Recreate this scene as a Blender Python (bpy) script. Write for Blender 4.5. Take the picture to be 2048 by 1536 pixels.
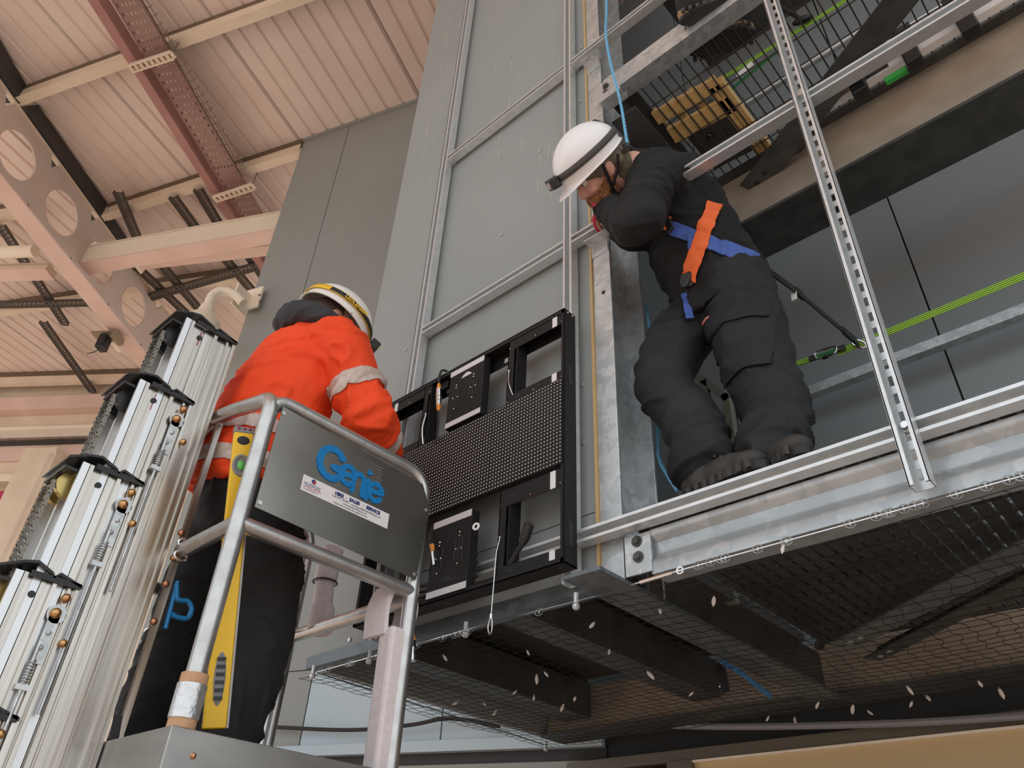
import bpy, bmesh, math, random
import numpy as np
from mathutils import Vector, Matrix, noise
random.seed(7)
for o in list(bpy.data.objects): bpy.data.objects.remove(o, do_unlink=True)
scene = bpy.context.scene
col = scene.collection
V = Vector

# ------------------------------------------------------------------ camera
FPX = 1517.82
RW = np.array([[0.73962289, 0.67168295, 0.04242634], [-0.37155461, 0.46007254, -0.80639967], [-0.5611641, 0.58066795, 0.58984708]])
CAM = np.array([0.0, 0.0, 1.6])
cd = bpy.data.cameras.new('camera'); cam = bpy.data.objects.new('camera', cd); col.objects.link(cam)
cd.sensor_fit = 'HORIZONTAL'; cd.sensor_width = 36.0; cd.lens = FPX / 2048 * 36.0
cd.clip_start = 0.05; cd.clip_end = 300
M3 = Matrix([[RW[0][i], -RW[1][i], -RW[2][i]] for i in range(3)])
cam.matrix_world = Matrix.Translation(V(CAM)) @ M3.to_4x4()
scene.camera = cam
# ------------------------------------------------------------------ sky, sun, exposure
w = bpy.data.worlds.new('world'); scene.world = w; w.use_nodes = True
bg = w.node_tree.nodes['Background']; bg.inputs[0].default_value = (0.90, 0.955, 1.0, 1); bg.inputs[1].default_value = 0.80
sd = bpy.data.lights.new('sun', 'SUN'); so = bpy.data.objects.new('sun', sd); col.objects.link(so)
sd.energy = 2.6; sd.angle = math.radians(8); sd.color = (1.0, 0.985, 0.955)
so.rotation_euler = V((0.62, 0.58, -0.54)).to_track_quat('-Z', 'Y').to_euler(); so.location = (-12, -10, 8)
scene.view_settings.view_transform = 'Standard'; scene.view_settings.look = 'None'
scene.view_settings.exposure = 0.70; scene.view_settings.gamma = 1.0; scene.view_settings.use_curve_mapping = False

# ------------------------------------------------------------------ pixel -> point on a known plane
def ray(u, v): return RW.T @ np.array([(u - 1024) / FPX, (v - 768) / FPX, 1.0])
def at(u, v, **k):
    r = ray(u, v); (a, val), = k.items(); i = 'XYZ'.index(a)
    return V(CAM + r * ((val - CAM[i]) / r[i]))
def onplane(u, v, p0, n):
    r = V(ray(u, v)); c = V(CAM); n = V(n); return c + r * (n.dot(V(p0) - c) / n.dot(r))

# ------------------------------------------------------------------ materials
MATS = {}
def mat(name, c, rough=0.5, metal=0.0, c2=None, scale=8.0, bump=0.0, bscale=40.0, stretch=(1, 1, 1), emit=None, spec=None, ramp=(0.35, 0.65), detail=4.0, kind='noise', alpha=None):
    if name in MATS: return MATS[name]
    m = bpy.data.materials.new(name); m.use_nodes = True; nt = m.node_tree; N = nt.nodes; L = nt.links
    b = N['Principled BSDF']; b.inputs['Base Color'].default_value = (*c, 1); b.inputs['Roughness'].default_value = rough; b.inputs['Metallic'].default_value = metal
    if spec is not None: b.inputs['Specular IOR Level'].default_value = spec
    if c2 or bump:
        tc = N.new('ShaderNodeTexCoord'); mp = N.new('ShaderNodeMapping'); mp.inputs['Scale'].default_value = stretch
        L.new(tc.outputs['Object'], mp.inputs[0])
    if c2:
        if kind == 'voronoi':
            t = N.new('ShaderNodeTexVoronoi'); t.inputs['Scale'].default_value = scale; src = t.outputs['Color']
            sp = N.new('ShaderNodeSeparateColor'); 
            t0 = N.new('ShaderNodeTexNoise'); t0.inputs['Scale'].default_value = scale * 0.6; 
            mx0 = N.new('ShaderNodeMixRGB'); mx0.inputs[0].default_value = 0.08; L.new(mp.outputs[0], t0.inputs[0]); L.new(mp.outputs[0], mx0.inputs[1]); L.new(t0.outputs['Color'], mx0.inputs[2])
            L.new(mx0.outputs[0], t.inputs[0]); L.new(src, sp.inputs[0]); fac = sp.outputs[0]
        else:
            t = N.new('ShaderNodeTexNoise'); t.inputs['Scale'].default_value = scale; t.inputs['Detail'].default_value = detail; L.new(mp.outputs[0], t.inputs[0]); fac = t.outputs[0]
        r = N.new('ShaderNodeValToRGB'); r.color_ramp.elements[0].position = ramp[0]; r.color_ramp.elements[1].position = ramp[1]
        r.color_ramp.elements[0].color = (*c, 1); r.color_ramp.elements[1].color = (*c2, 1)
        L.new(fac, r.inputs[0]); L.new(r.outputs[0], b.inputs['Base Color'])
    if bump:
        t2 = N.new('ShaderNodeTexNoise'); t2.inputs['Scale'].default_value = bscale; t2.inputs['Detail'].default_value = 5; L.new(mp.outputs[0], t2.inputs[0])
        bp = N.new('ShaderNodeBump'); bp.inputs['Strength'].default_value = bump; bp.inputs['Distance'].default_value = 0.01
        L.new(t2.outputs[0], bp.inputs['Height']); L.new(bp.outputs[0], b.inputs['Normal'])
    if emit: b.inputs['Emission Color'].default_value = (*c, 1); b.inputs['Emission Strength'].default_value = emit
    MATS[name] = m; return m
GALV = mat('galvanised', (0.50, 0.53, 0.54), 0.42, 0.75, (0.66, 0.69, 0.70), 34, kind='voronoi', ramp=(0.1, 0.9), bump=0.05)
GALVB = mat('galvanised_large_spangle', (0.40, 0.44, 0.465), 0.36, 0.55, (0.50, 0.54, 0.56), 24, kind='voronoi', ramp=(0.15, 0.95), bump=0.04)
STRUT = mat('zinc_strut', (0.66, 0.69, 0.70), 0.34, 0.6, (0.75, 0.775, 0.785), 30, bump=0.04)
STEELD = mat('galvanised_shade_dark', (0.060, 0.062, 0.06), 0.45, 0.35, (0.095, 0.098, 0.094), 9, bump=0.08)  # galvanised steel darkened in colour to imitate shade around the platforms
BRACE = mat('brace_shade_dark', (0.115, 0.135, 0.145), 0.42, 0.5, (0.17, 0.195, 0.205), 22, kind='voronoi', ramp=(0.1, 0.9))  # base colour holds the shade on galvanised undersides
ALU = mat('aluminium_extrusion', (0.50, 0.455, 0.40), 0.26, 0.95, (0.64, 0.60, 0.55), 5, stretch=(14, 14, 0.35), bump=0.05, bscale=6)
ALUW = mat('aluminium_flange_pale', (0.76, 0.77, 0.78), 0.33, 0.75)
TUBE = mat('aluminium_tube', (0.50, 0.49, 0.475), 0.32, 0.9, (0.60, 0.59, 0.575), 20, bump=0.06, bscale=90)
SHEET = mat('brushed_sheet', (0.33, 0.315, 0.285), 0.24, 0.95, (0.38, 0.365, 0.33), 2, stretch=(1, 1, 3), bump=0.012, bscale=2)
TOEM = mat('toe_board_sheet', (0.36, 0.36, 0.35), 0.33, 0.85, (0.46, 0.45, 0.43), 2.5, stretch=(1, 3, 6), bump=0.03, bscale=5)
WALL = mat('grey_cladding', (0.285, 0.310, 0.305), 0.55, 0.0, (0.31, 0.333, 0.328), 1.3, bump=0.012, bscale=3, spec=0.35)
WALL2 = mat('grey_cladding_far', (0.275, 0.292, 0.278), 0.42, 0.0, (0.295, 0.312, 0.297), 0.9, bump=0.01, bscale=3)
WALLSKY = mat('cladding_sky_sheen', (0.44, 0.55, 0.62), 0.35, 0.0, (0.50, 0.60, 0.66), 1.1, bump=0.012, bscale=3)  # pale copy of the grey cladding, sky reflection put into its colour
WALLB = mat('blue_grey_cladding', (0.24, 0.27, 0.285), 0.30, 0.0, (0.265, 0.29, 0.30), 1.0, bump=0.01, bscale=2)
SEAM = mat('seam_dark', (0.02, 0.022, 0.022), 0.7)
ROOF = mat('roof_sheet', (0.84, 0.71, 0.63), 0.6, 0.0, (0.75, 0.60, 0.52), 1.2, stretch=(1, 1, 1), bump=0.02, bscale=3, ramp=(0.3, 0.75))
CREAM = mat('cream_steel', (0.80, 0.68, 0.53), 0.5, 0.0, (0.70, 0.58, 0.45), 2.0, bump=0.02, bscale=8)
CREAML = mat('cream_steel_clean', (0.90, 0.80, 0.65), 0.45, 0.0, (0.84, 0.74, 0.59), 2.0)
PINKB = mat('cream_steel_pink_lit', (0.76, 0.56, 0.48), 0.5, 0.0, (0.68, 0.49, 0.42), 2.0)  # pink bounce light put into the colour of cream steel undersides
REDB = mat('red_oxide_beam', (0.36, 0.17, 0.15), 0.5, 0.0, (0.42, 0.22, 0.19), 2.0)
TRAY = mat('tray_metal', (0.20, 0.155, 0.13), 0.5, 0.4, (0.28, 0.22, 0.19), 12)
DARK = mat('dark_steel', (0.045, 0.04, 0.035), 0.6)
BLACK = mat('black_powder', (0.014, 0.0135, 0.014), 0.6, 0.0, (0.019, 0.018, 0.0185), 60, bump=0.02, bscale=300, spec=0.25)
BLACKP = mat('black_plastic', (0.012, 0.012, 0.013), 0.38)
RUBBER = mat('rubber', (0.02, 0.02, 0.02), 0.6)
WHITEP = mat('white_plastic', (0.86, 0.86, 0.87), 0.28)
WHITEP2 = mat('warm_white_plastic', (0.82, 0.79, 0.74), 0.3)
WHITES = mat('white_strip', (0.78, 0.80, 0.82), 0.35, 0.2)
YELLOW = mat('yellow_paint', (0.86, 0.52, 0.005), 0.35)
ORANGE = mat('hi_vis_orange', (0.90, 0.068, 0.005), 0.75, 0.0, (0.84, 0.055, 0.004), 7, bump=0.18, bscale=14)
TAPE = mat('reflective_tape', (0.50, 0.40, 0.35), 0.45, 0.15, (0.62, 0.50, 0.44), 30, stretch=(6, 6, 0.5))
BLKCLOTH = mat('black_cloth', (0.0045, 0.0045, 0.005), 0.85, 0.0, (0.008, 0.008, 0.0085), 9, bump=0.25, bscale=16)
TROUSER = mat('charcoal_trouser', (0.008, 0.009, 0.0115), 0.75, 0.0, (0.015, 0.0165, 0.0205), 6, bump=0.25, bscale=18)
TROUSERB = mat('black_trouser', (0.006, 0.006, 0.007), 0.8, 0.0, (0.011, 0.0105, 0.0105), 6, bump=0.22, bscale=16)
SKIN = mat('skin', (0.62, 0.33, 0.25), 0.5, 0.0, (0.66, 0.37, 0.28), 30, bump=0.05, bscale=200)
BEARD = mat('ginger_beard', (0.20, 0.075, 0.03), 0.8, 0.0, (0.42, 0.19, 0.09), 90, bump=1.0, bscale=160)
SNOOD = mat('olive_snood', (0.13, 0.105, 0.07), 0.9, 0.0, (0.17, 0.14, 0.095), 20, bump=0.3, bscale=40)
HARO = mat('harness_orange', (0.88, 0.16, 0.035), 0.7, bump=0.2, bscale=300)
HARB = mat('harness_blue', (0.06, 0.12, 0.42), 0.7, bump=0.2, bscale=300)
ROPE = mat('blue_rope', (0.16, 0.45, 0.70), 0.75)
GREEN = mat('lime_webbing', (0.42, 0.78, 0.06), 0.7)
GREEND = mat('green_webbing', (0.03, 0.30, 0.07), 0.7)
WOOD = mat('pine', (0.72, 0.47, 0.19), 0.6, 0.0, (0.80, 0.56, 0.26), 6, stretch=(1, 10, 10))
WOODE = mat('timber_edge', (0.55, 0.38, 0.18), 0.7)
BRASS = mat('passivated_bolt', (0.62, 0.40, 0.16), 0.25, 0.95, (0.55, 0.28, 0.14), 60)
CHAIN = mat('chain_steel', (0.22, 0.195, 0.16), 0.38, 0.85)
CHROME = mat('chrome', (0.75, 0.75, 0.75), 0.18, 1.0)
FOAM = mat('foam_lagging', (0.78, 0.72, 0.73), 0.85, 0.0, (0.72, 0.65, 0.66), 60, bump=0.08, bscale=220)
BLUEM = mat('logo_blue', (0.0, 0.19, 0.50), 0.4)
LABELW = mat('label_white', (0.80, 0.78, 0.78), 0.45)
INKB = mat('ink_navy', (0.02, 0.04, 0.16), 0.5)
INKR = mat('ink_red', (0.55, 0.03, 0.04), 0.5)
INKK = mat('ink_grey', (0.09, 0.09, 0.10), 0.5)
LEDD = mat('led_lens', (0.72, 0.68, 0.66), 0.3)
CONN = mat('connector_orange', (0.85, 0.30, 0.03), 0.45)
BLUEH = mat('blue_painted_hook', (0.01, 0.20, 0.48), 0.35)
CARD = mat('cardboard', (0.50, 0.30, 0.17), 0.8, 0.0, (0.58, 0.36, 0.21), 20, stretch=(1, 1, 6))
DUCT = mat('foil_tape', (0.66, 0.67, 0.68), 0.3, 0.8, bump=0.6, bscale=35)
GREYV = mat('level_grey', (0.22, 0.22, 0.23), 0.5)
LEVELS = mat('level_side', (0.36, 0.34, 0.31), 0.5, 0.3, (0.42, 0.40, 0.37), 40)
VIAL = mat('vial_green', (0.12, 0.55, 0.10), 0.2)
NETM = mat('net_twine', (0.012, 0.011, 0.010), 0.8)
FEATH = mat('feather', (0.70, 0.66, 0.62), 0.9)
GROUND = mat('ground_paving', (0.50, 0.385, 0.315), 0.8, 0.0, (0.46, 0.35, 0.285), 0.7)
CREAMW = mat('lit_window_cream', (0.62, 0.47, 0.25), 0.6, 0.0, (0.56, 0.42, 0.22), 1.0)
MAGENTA = mat('magenta_sign', (0.50, 0.02, 0.10), 0.5)
BOOT = mat('boot_leather', (0.045, 0.042, 0.038), 0.65, bump=0.1, bscale=60)
GLASSW = mat('window_glass', (0.30, 0.38, 0.42), 0.08, 0.0, spec=0.8)
PAPER = mat('tag_paper', (0.82, 0.80, 0.76), 0.6)
GOLD = mat('gold_zinc', (0.55, 0.42, 0.16), 0.3, 0.9)
GLOVE = mat('red_glove', (0.55, 0.03, 0.06), 0.7)

# ------------------------------------------------------------------ mesh helpers
SPLIT = {'bolt', 'angle_bracket', 'acorn_bolt', 'slot', 'orange_collar', 'carriage_bolt', 'tread_lug', 'rivet', 'hog_ring', 'stitched_end', 'tag', 'corner_screw', 'drilled_hole', 'net_anchor', 'panel_screw', 'eye', 'iris', 'eyelid', 'eyebrow', 'standoff', 'cap_stud', 'grip_rib', 'lace', 'foam_strip', 'purlin_cleat', 'sag_rod_nut', 'threaded_rod', 'bolt_hole', 'toe_screw', 'p_clip', 'side_slot', 'oval_cutout', 'cap_skirt', 'flange', 'side_rail', 'stitch_line', 'loop_cover', 'strap_buckle', 'side_wall', 'joist', 'inner_edge_strip', 'clamp', 'ferrule', 'reflector_plate', 'edge_wire', 'chin_strap', 'paint_mark', 'cable_run', 'webbing'}
class MB:
    def __init__(s): s.v = []; s.f = []
    def add(s, vs, fs):
        o = len(s.v); s.v += [tuple(x) for x in vs]; s.f += [tuple(i + o for i in f) for f in fs]; return s
    def box(s, a, b):
        x0, y0, z0 = a; x1, y1, z1 = b
        return s.hexa([(x0, y0, z0), (x1, y0, z0), (x1, y1, z0), (x0, y1, z0), (x0, y0, z1), (x1, y0, z1), (x1, y1, z1), (x0, y1, z1)])
    def hexa(s, p): return s.add(p, [(0, 3, 2, 1), (4, 5, 6, 7), (0, 1, 5, 4), (1, 2, 6, 5), (2, 3, 7, 6), (3, 0, 4, 7)])
    def obox(s, c, ax, ay, az):   # centre and half-axes
        c = V(c); ax = V(ax); ay = V(ay); az = V(az)
        return s.hexa([c - ax - ay - az, c + ax - ay - az, c + ax + ay - az, c - ax + ay - az, c - ax - ay + az, c + ax - ay + az, c + ax + ay + az, c - ax + ay + az])
    def bar(s, p, q, w, h, up=(0, 0, 1)):  # w sideways, h along up
        p = V(p); q = V(q); d = (q - p).normalized(); u = V(up); u = (u - d * u.dot(d)).normalized(); sd_ = d.cross(u)
        return s.obox((p + q) / 2, (q - p) / 2, sd_ * w / 2, u * h / 2)
    def prof(s, p, q, poly, up=(0, 0, 1)):  # poly: closed 2D (side, up); side = d x up
        p = V(p); q = V(q); d = (q - p).normalized(); u = V(up); u = (u - d * u.dot(d)).normalized(); sd_ = d.cross(u)
        n = len(poly); a = [p + sd_ * x + u * y for x, y in poly]; b = [q + sd_ * x + u * y for x, y in poly]
        fs = [(i, (i + 1) % n, n + (i + 1) % n, n + i) for i in range(n)] + [tuple(range(n))[::-1], tuple(range(n, 2 * n))]
        return s.add(a + b, fs)
    def tube(s, pts, r, n=10, cap=True, close=False):
        pts = [V(p) for p in pts]; k = len(pts); rr = r if isinstance(r, (list, tuple)) else [r] * k
        T = []
        for i in range(k):
            a = pts[max(i - 1, 0)]; b = pts[min(i + 1, k - 1)]; T.append((b - a).normalized())
        ref = V((0, 0, 1)) if abs(T[0].z) < 0.9 else V((1, 0, 0)); nrm = (ref - T[0] * ref.dot(T[0])).normalized()
        vs = []
        for i in range(k):
            nrm = (nrm - T[i] * nrm.dot(T[i])).normalized(); bn = T[i].cross(nrm)
            vs += [pts[i] + (nrm * math.cos(2 * math.pi * j / n) + bn * math.sin(2 * math.pi * j / n)) * rr[i] for j in range(n)]
        fs = [(i * n + j, i * n + (j + 1) % n, (i + 1) * n + (j + 1) % n, (i + 1) * n + j) for i in range(k - 1) for j in range(n)]
        if cap: fs += [tuple(range(n))[::-1], tuple(range((k - 1) * n, k * n))]
        return s.add(vs, fs)
    def ell(s, c, ax, ay, az, nu=14, nv=9, lat0=-90, lat1=90):
        c = V(c); ax = V(ax); ay = V(ay); az = V(az); vs = []; fs = []
        for i in range(nv):
            t = math.radians(lat0 + (lat1 - lat0) * i / (nv - 1))
            for j in range(nu):
                a = 2 * math.pi * j / nu; vs.append(c + ax * (math.cos(t) * math.cos(a)) + ay * (math.cos(t) * math.sin(a)) + az * math.sin(t))
        for i in range(nv - 1):
            for j in range(nu): fs.append((i * nu + j, i * nu + (j + 1) % nu, (i + 1) * nu + (j + 1) % nu, (i + 1) * nu + j))
        fs += [tuple(range(nu))[::-1], tuple(range((nv - 1) * nu, nv * nu))]
        return s.add(vs, fs)
    def sph(s, c, r, nu=10, nv=7): return s.ell(c, (r, 0, 0), (0, r, 0), (0, 0, r), nu, nv)
    def cyl(s, p, q, r, n=16, r2=None): return s.tube([p, q], [r, r if r2 is None else r2], n)
    def torus(s, c, ax, ay, r, n=20, m=8, a0=0, a1=360):
        c = V(c); ax = V(ax); ay = V(ay)
        pts = [c + ax * math.cos(math.radians(a0 + (a1 - a0) * i / n)) + ay * math.sin(math.radians(a0 + (a1 - a0) * i / n)) for i in range(n + 1)]
        return s.tube(pts, r, m)
    def islands(s, tol=0.0015):
        par = list(range(len(s.v)))
        def find(a):
            while par[a] != a: par[a] = par[par[a]]; a = par[a]
            return a
        for f in s.f:
            r0 = find(f[0])
            for i in f[1:]: par[find(i)] = r0
        gr = {}
        for i in range(len(s.v)): gr.setdefault(find(i), []).append(i)
        bb = [[np.min([s.v[i] for i in g_], 0) - tol, np.max([s.v[i] for i in g_], 0) + tol, list(g_)] for g_ in gr.values()]
        ch = True
        while ch:
            ch = False
            for a in range(len(bb)):
                for c in range(a + 1, len(bb)):
                    if (bb[a][0] <= bb[c][1]).all() and (bb[c][0] <= bb[a][1]).all():
                        bb[a] = [np.minimum(bb[a][0], bb[c][0]), np.maximum(bb[a][1], bb[c][1]), bb[a][2] + bb[c][2]]; del bb[c]; ch = True; break
                if ch: break
        out = []
        for _, _, g_ in bb:
            ix = {v: k for k, v in enumerate(g_)}; m = MB(); m.v = [s.v[i] for i in g_]; m.f = [tuple(ix[i] for i in f) for f in s.f if f[0] in ix]; out.append(m)
        return out
    def build(s, name, m, parent=None, smooth=False, bevel=0):
        if name in SPLIT and parent is not None:
            isl = s.islands()
            if len(isl) > 1: return [q._build(name, m, parent, smooth, bevel) for q in isl][0]
        return s._build(name, m, parent, smooth, bevel)
    def _build(s, name, m, parent=None, smooth=False, bevel=0):
        me = bpy.data.meshes.new(name); me.from_pydata(s.v, [], s.f); me.update()
        bm = bmesh.new(); bm.from_mesh(me); bmesh.ops.recalc_face_normals(bm, faces=bm.faces); bm.to_mesh(me); bm.free()
        me.materials.append(m)
        if smooth:
            for p in me.polygons: p.use_smooth = True
            try: me.set_sharp_from_angle(angle=math.radians(40))
            except Exception: pass
        o = bpy.data.objects.new(name, me); col.objects.link(o)
        if parent: o.parent = parent
        if bevel:
            b = o.modifiers.new('bevel', 'BEVEL'); b.width = bevel; b.segments = 2; b.limit_method = 'ANGLE'
        return o
def tag(o, label=None, cat=None, group=None, kind=None):
    if label: o['label'] = label
    if cat: o['category'] = cat
    if group: o['group'] = group
    if kind: o['kind'] = kind
    return o
def thing(name, label, cat, group=None, kind=None):
    o = bpy.data.objects.new(name, None); col.objects.link(o); o.empty_display_size = 0.05
    return tag(o, label, cat, group, kind)
def share(o, name, parent, mw):   # copy sharing mesh data
    c = o.copy(); col.objects.link(c); c.parent = parent; c.matrix_local = mw; return c
def lerp(a, b, t): return V(a) * (1 - t) + V(b) * t
def spline(pts, n=8):
    pts = [V(p) for p in pts]; out = []
    P = [pts[0] * 2 - pts[1]] + pts + [pts[-1] * 2 - pts[-2]]
    for i in range(1, len(P) - 2):
        for k in range(n):
            t = k / n; a, b, c, d = P[i - 1], P[i], P[i + 1], P[i + 2]
            out.append(0.5 * ((2 * b) + (c - a) * t + (2 * a - 5 * b + 4 * c - d) * t * t + (3 * b - a - 3 * c + d) * t ** 3))
    return out + [pts[-1]]
# lipped channel, open side towards +up; (side, up)
def lipped(wd=0.041, dp=0.041, t=0.003, lip=0.009):
    h = wd / 2
    return [(-h, 0), (h, 0), (h, dp), (h - lip, dp), (h - lip, dp - 0.006), (h - t, dp - 0.006), (h - t, t), (-h + t, t), (-h + t, dp - 0.006), (-h + lip, dp - 0.006), (-h + lip, dp), (-h, dp)]
def cchan(wd, dp, t):  # web at up=0, flanges along +up
    h = wd / 2
    return [(-h, 0), (h, 0), (h, dp), (h - t, dp), (h - t, t), (-h + t, t), (-h + t, dp), (-h, dp)]
def ibeam(wd, h, t=0.012, tw=0.01):
    a = wd / 2; b = h / 2; c = tw / 2
    return [(-a, -b), (a, -b), (a, -b + t), (c, -b + t), (c, b - t), (a, b - t), (a, b), (-a, b), (-a, b - t), (-c, b - t), (-c, -b + t), (-a, -b + t)]
def hexbolt(mb, p, n, r=0.012, h=0.008):
    p = V(p); n = V(n).normalized(); mb.cyl(p, p + n * h * 0.35, r * 1.5, 16); mb.cyl(p + n * h * 0.35, p + n * h, r, 6)
# ================================================================== THE SETTING
def struct(name, mb, m, label, parent=None, **k):
    o = mb.build(name, m, parent, **k)
    return tag(o, label, None, None, 'structure') if parent is None else o
def sroot(name, label, cat): return thing(name, label, cat, None, 'structure')
g = MB(); g.box((-60, -60, -0.2), (40, 60, 0.0)); tag(struct('floor', g, GROUND, 'reddish paved ground far below the lift'), cat='floor')
# --- clad front of the projecting box (screen wall)
YW = 1.69
wf = sroot('wall_front', 'grey clad wall that carries the zinc struts and black screen frame', 'wall')
def panel(x0, x1, z0, z1, y=YW, t=0.03, m=WALL, par=wf, name='cladding_panel'):
    b = MB(); b.box((x0, y, z0), (x1, y + t, z1)); return b.build(name, m, par, bevel=0.002)
panel(-2.67, -2.302, 2.417, 9.6); panel(-2.298, -1.245, 2.66, 9.6); panel(-2.298, -1.245, 2.417, 2.657)
b = MB(); b.box((-2.668, YW + 0.03, 2.417), (-2.63, 3.28, 9.6)); b.build('side_cladding', WALL, wf)
b = MB(); b.box((-2.63, YW + 0.031, 2.42), (-1.26, YW + 0.05, 9.6)); b.build('backing', DARK, wf)
b = MB(); b.prof((-2.67, YW - 0.004, 2.414), (-1.27, YW - 0.004, 2.414), [(0, 0), (-0.055, 0), (-0.055, 0.003), (-0.003, 0.003), (-0.003, 0.045), (0, 0.045)]); b.build('bottom_flashing', BRACE, wf)
b = MB(); b.box((-1.246, 1.682, 2.42), (-1.237, 1.70, 9.6)); b.build('timber_edge', WOODE, wf)
rv = MB(); rv.cyl((0, 0, 0), (0, -0.006, 0), 0.008, 10)
rvo = rv.build('rivet', GALV, wf); rvo.location = at(1035, 205, Y=YW)
for uv in [(1027, 98), (1022, 113), (1079, 305), (1002, 317), (1162, 202), (1165, 95), (1003, 470), (1150, 640), (1167, 770), (1168, 885), (1172, 1141), (915, 60), (905, 185), (885, 300), (812, 700), (700, 1330 - 50)]:
    share(rvo, 'rivet', wf, Matrix.Translation(at(uv[0], uv[1], Y=YW)))
# scratches in the paint, thin pale flecks with a shape of their own
sc = MB()
for i in range(46):
    u = random.choice([random.gauss(885, 14), random.gauss(875, 10), random.uniform(990, 1130)]); v = random.uniform(10, 380)
    if u < 920: u -= (v - 150) * 0.17
    p = at(u, v, Y=YW - 0.0006); l = random.uniform(0.01, 0.07); sc.box((p.x - 0.0012, YW - 0.0008, p.z - l), (p.x + 0.0012, YW + 0.001, p.z + l))
tag(sc.build('paint_scratch', mat('scratch', (0.62, 0.55, 0.40), 0.6), wf), kind='stuff')
# --- back wall behind the platform
YB = 3.30
wb = sroot('wall_back', 'blue grey clad wall behind the worker in the harness', 'wall')
xs0 = at(1840, 570, Y=YB).x
for k in range(-2, 3):
    x0 = xs0 + k * 1.05; x1 = x0 + 1.05
    panel(max(x0, -2.62) + 0.004, x1 - 0.004, 2.64, 9.6, YB, 0.03, WALLB, wb)
b = MB(); b.box((-2.6, YB + 0.031, 2.64), (3, YB + 0.06, 9.6)); b.build('backing', SEAM, wb)
b = MB(); b.box((-2.6, 3.40, 2.2), (3, 3.42, 2.7)); b.build('recess_shade_sheet', SEAM, wb)  # near-black sheet stands in for the shade in the gap
dk_ = thing('shade_deck', 'unseen solid deck added above the picture to shade the platform', 'deck', None, 'structure')  # deck added out of view to darken the platform interior
b = MB(); b.box((-1.24, 1.75, 7.05), (2.2, 3.28, 7.12)); b.build('shade_plate', STEELD, dk_)
# --- angled facet to the left
DW = V((0.938, 0.347, 0)); NW = V((-0.347, 0.938, 0)); PW = V((-2.80, 3.25, 0))
wl = sroot('wall_left', 'angled grey clad wall behind the lift, running up to the roof', 'wall')
def fpanel(s0, s1, z0, z1, m=WALL2, off=0.0, t=0.03, name='cladding_panel', par=wl):
    b = MB(); c = PW + DW * ((s0 + s1) / 2) + NW * (off + t / 2) + V((0, 0, (z0 + z1) / 2))
    b.obox(c, DW * (s1 - s0) / 2, NW * t / 2, V((0, 0, (z1 - z0) / 2))); return b.build(name, m, par, bevel=0.002)
SE = [-3.06, -2.436, -1.51, -0.585, 0.34]
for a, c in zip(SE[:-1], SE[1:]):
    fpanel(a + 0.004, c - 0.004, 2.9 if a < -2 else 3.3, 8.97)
    fpanel(a + 0.004, c - 0.004, 2.46, 2.895 if a < -2 else 3.295, WALL2 if a < -2 else WALLSKY)
fpanel(-3.05, 0.33, 2.4, 8.96, SEAM, 0.031, 0.03, 'backing')
fpanel(-3.06, 0.34, 2.40, 2.458, WALLSKY, -0.03, 0.06, 'ledge')
fpanel(-3.06, 0.34, 8.93, 9.02, WALL2, -0.02, 0.06, 'top_flashing')
# shopfront below
wsh = sroot('wall_lower', 'shopfront below the platform with cream lit window and grey window frames', 'wall')
b = MB(); b.box((-6, 3.42, 0), (3, 3.5, 2.25)); b.build('shop_wall', mat('shop_wall', (0.12, 0.115, 0.10), 0.6), wsh)
def lowbar(uv0, uv1, hgt, m, name, y, dp=0.05):
    p = at(*uv0, Y=y); q = at(*uv1, Y=y); p.z = q.z = (p.z + q.z) / 2
    b = MB(); b.box((min(p.x, q.x), y, p.z - hgt), (max(p.x, q.x), y + dp, p.z)); return b.build(name, m, wsh)
z1_ = at(1750, 1488, Y=3.3).z
xc0 = at(1385, 1508, Y=3.3).x; xc1 = at(1335, 1508, Y=3.3).x
b = MB(); b.box((xc0, 3.31, z1_ - 0.16), (2.5, 3.42, z1_)); b.build('lit_window_band', CREAMW, wsh)  # flat cream colour stands in for the lit shop interior
b = MB(); b.box((xc1, 3.285, 0.3), (xc0, 3.42, z1_ + 0.012)); b.build('window_stile', mat('bronze', (0.11, 0.095, 0.07), 0.5), wsh)
b = MB(); b.box((-2.75, 3.32, 0.3), (xc1, 3.42, z1_ - 0.02)); b.build('spandrel_panel', mat('taupe', (0.27, 0.235, 0.215), 0.35), wsh)
b = MB(); b.box((xc0, 3.29, z1_), (2.5, 3.42, z1_ + 0.010)); b.build('fascia_trim', CREAML, wsh)
b = MB(); b.box((-2.75, 3.30, z1_ + 0.012), (2.5, 3.42, z1_ + 0.06)); b.build('upper_fascia', mat('bronze', (0.11, 0.095, 0.07), 0.5), wsh)
b = MB(); b.box((xc0, 3.28, z1_ - 0.30), (2.5, 3.42, z1_ - 0.16)); b.build('lower_fascia', mat('bronze2', (0.15, 0.13, 0.10), 0.5), wsh)
def fbar(s0, s1, z0, z1, m, name, off=0.0, t=0.05): return fpanel(s0, s1, z0, z1, m, off, t, name, wsh)
FRM = mat('window_frame_grey', (0.30, 0.30, 0.28), 0.45)
fbar(-3.05, 0.35, 2.34, 2.40, mat('shadow_gap', (0.03, 0.03, 0.03), 0.6), 'head_gap', 0.02)
fbar(-3.05, 0.55, 2.24, 2.34, FRM, 'head_rail')
for s in (-2.1, -1.25, -0.42, 0.33): fbar(s - 0.035, s + 0.035, 0.3, 2.24, FRM, 'mullion')
for s in (-2.1, -1.25, -0.42): fbar(s + 0.035, s + 0.795, 0.3, 2.24, GLASSW, 'pane', 0.02, 0.01)
fbar(-3.05, 0.35, 0, 0.3, FRM, 'plinth')

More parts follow.
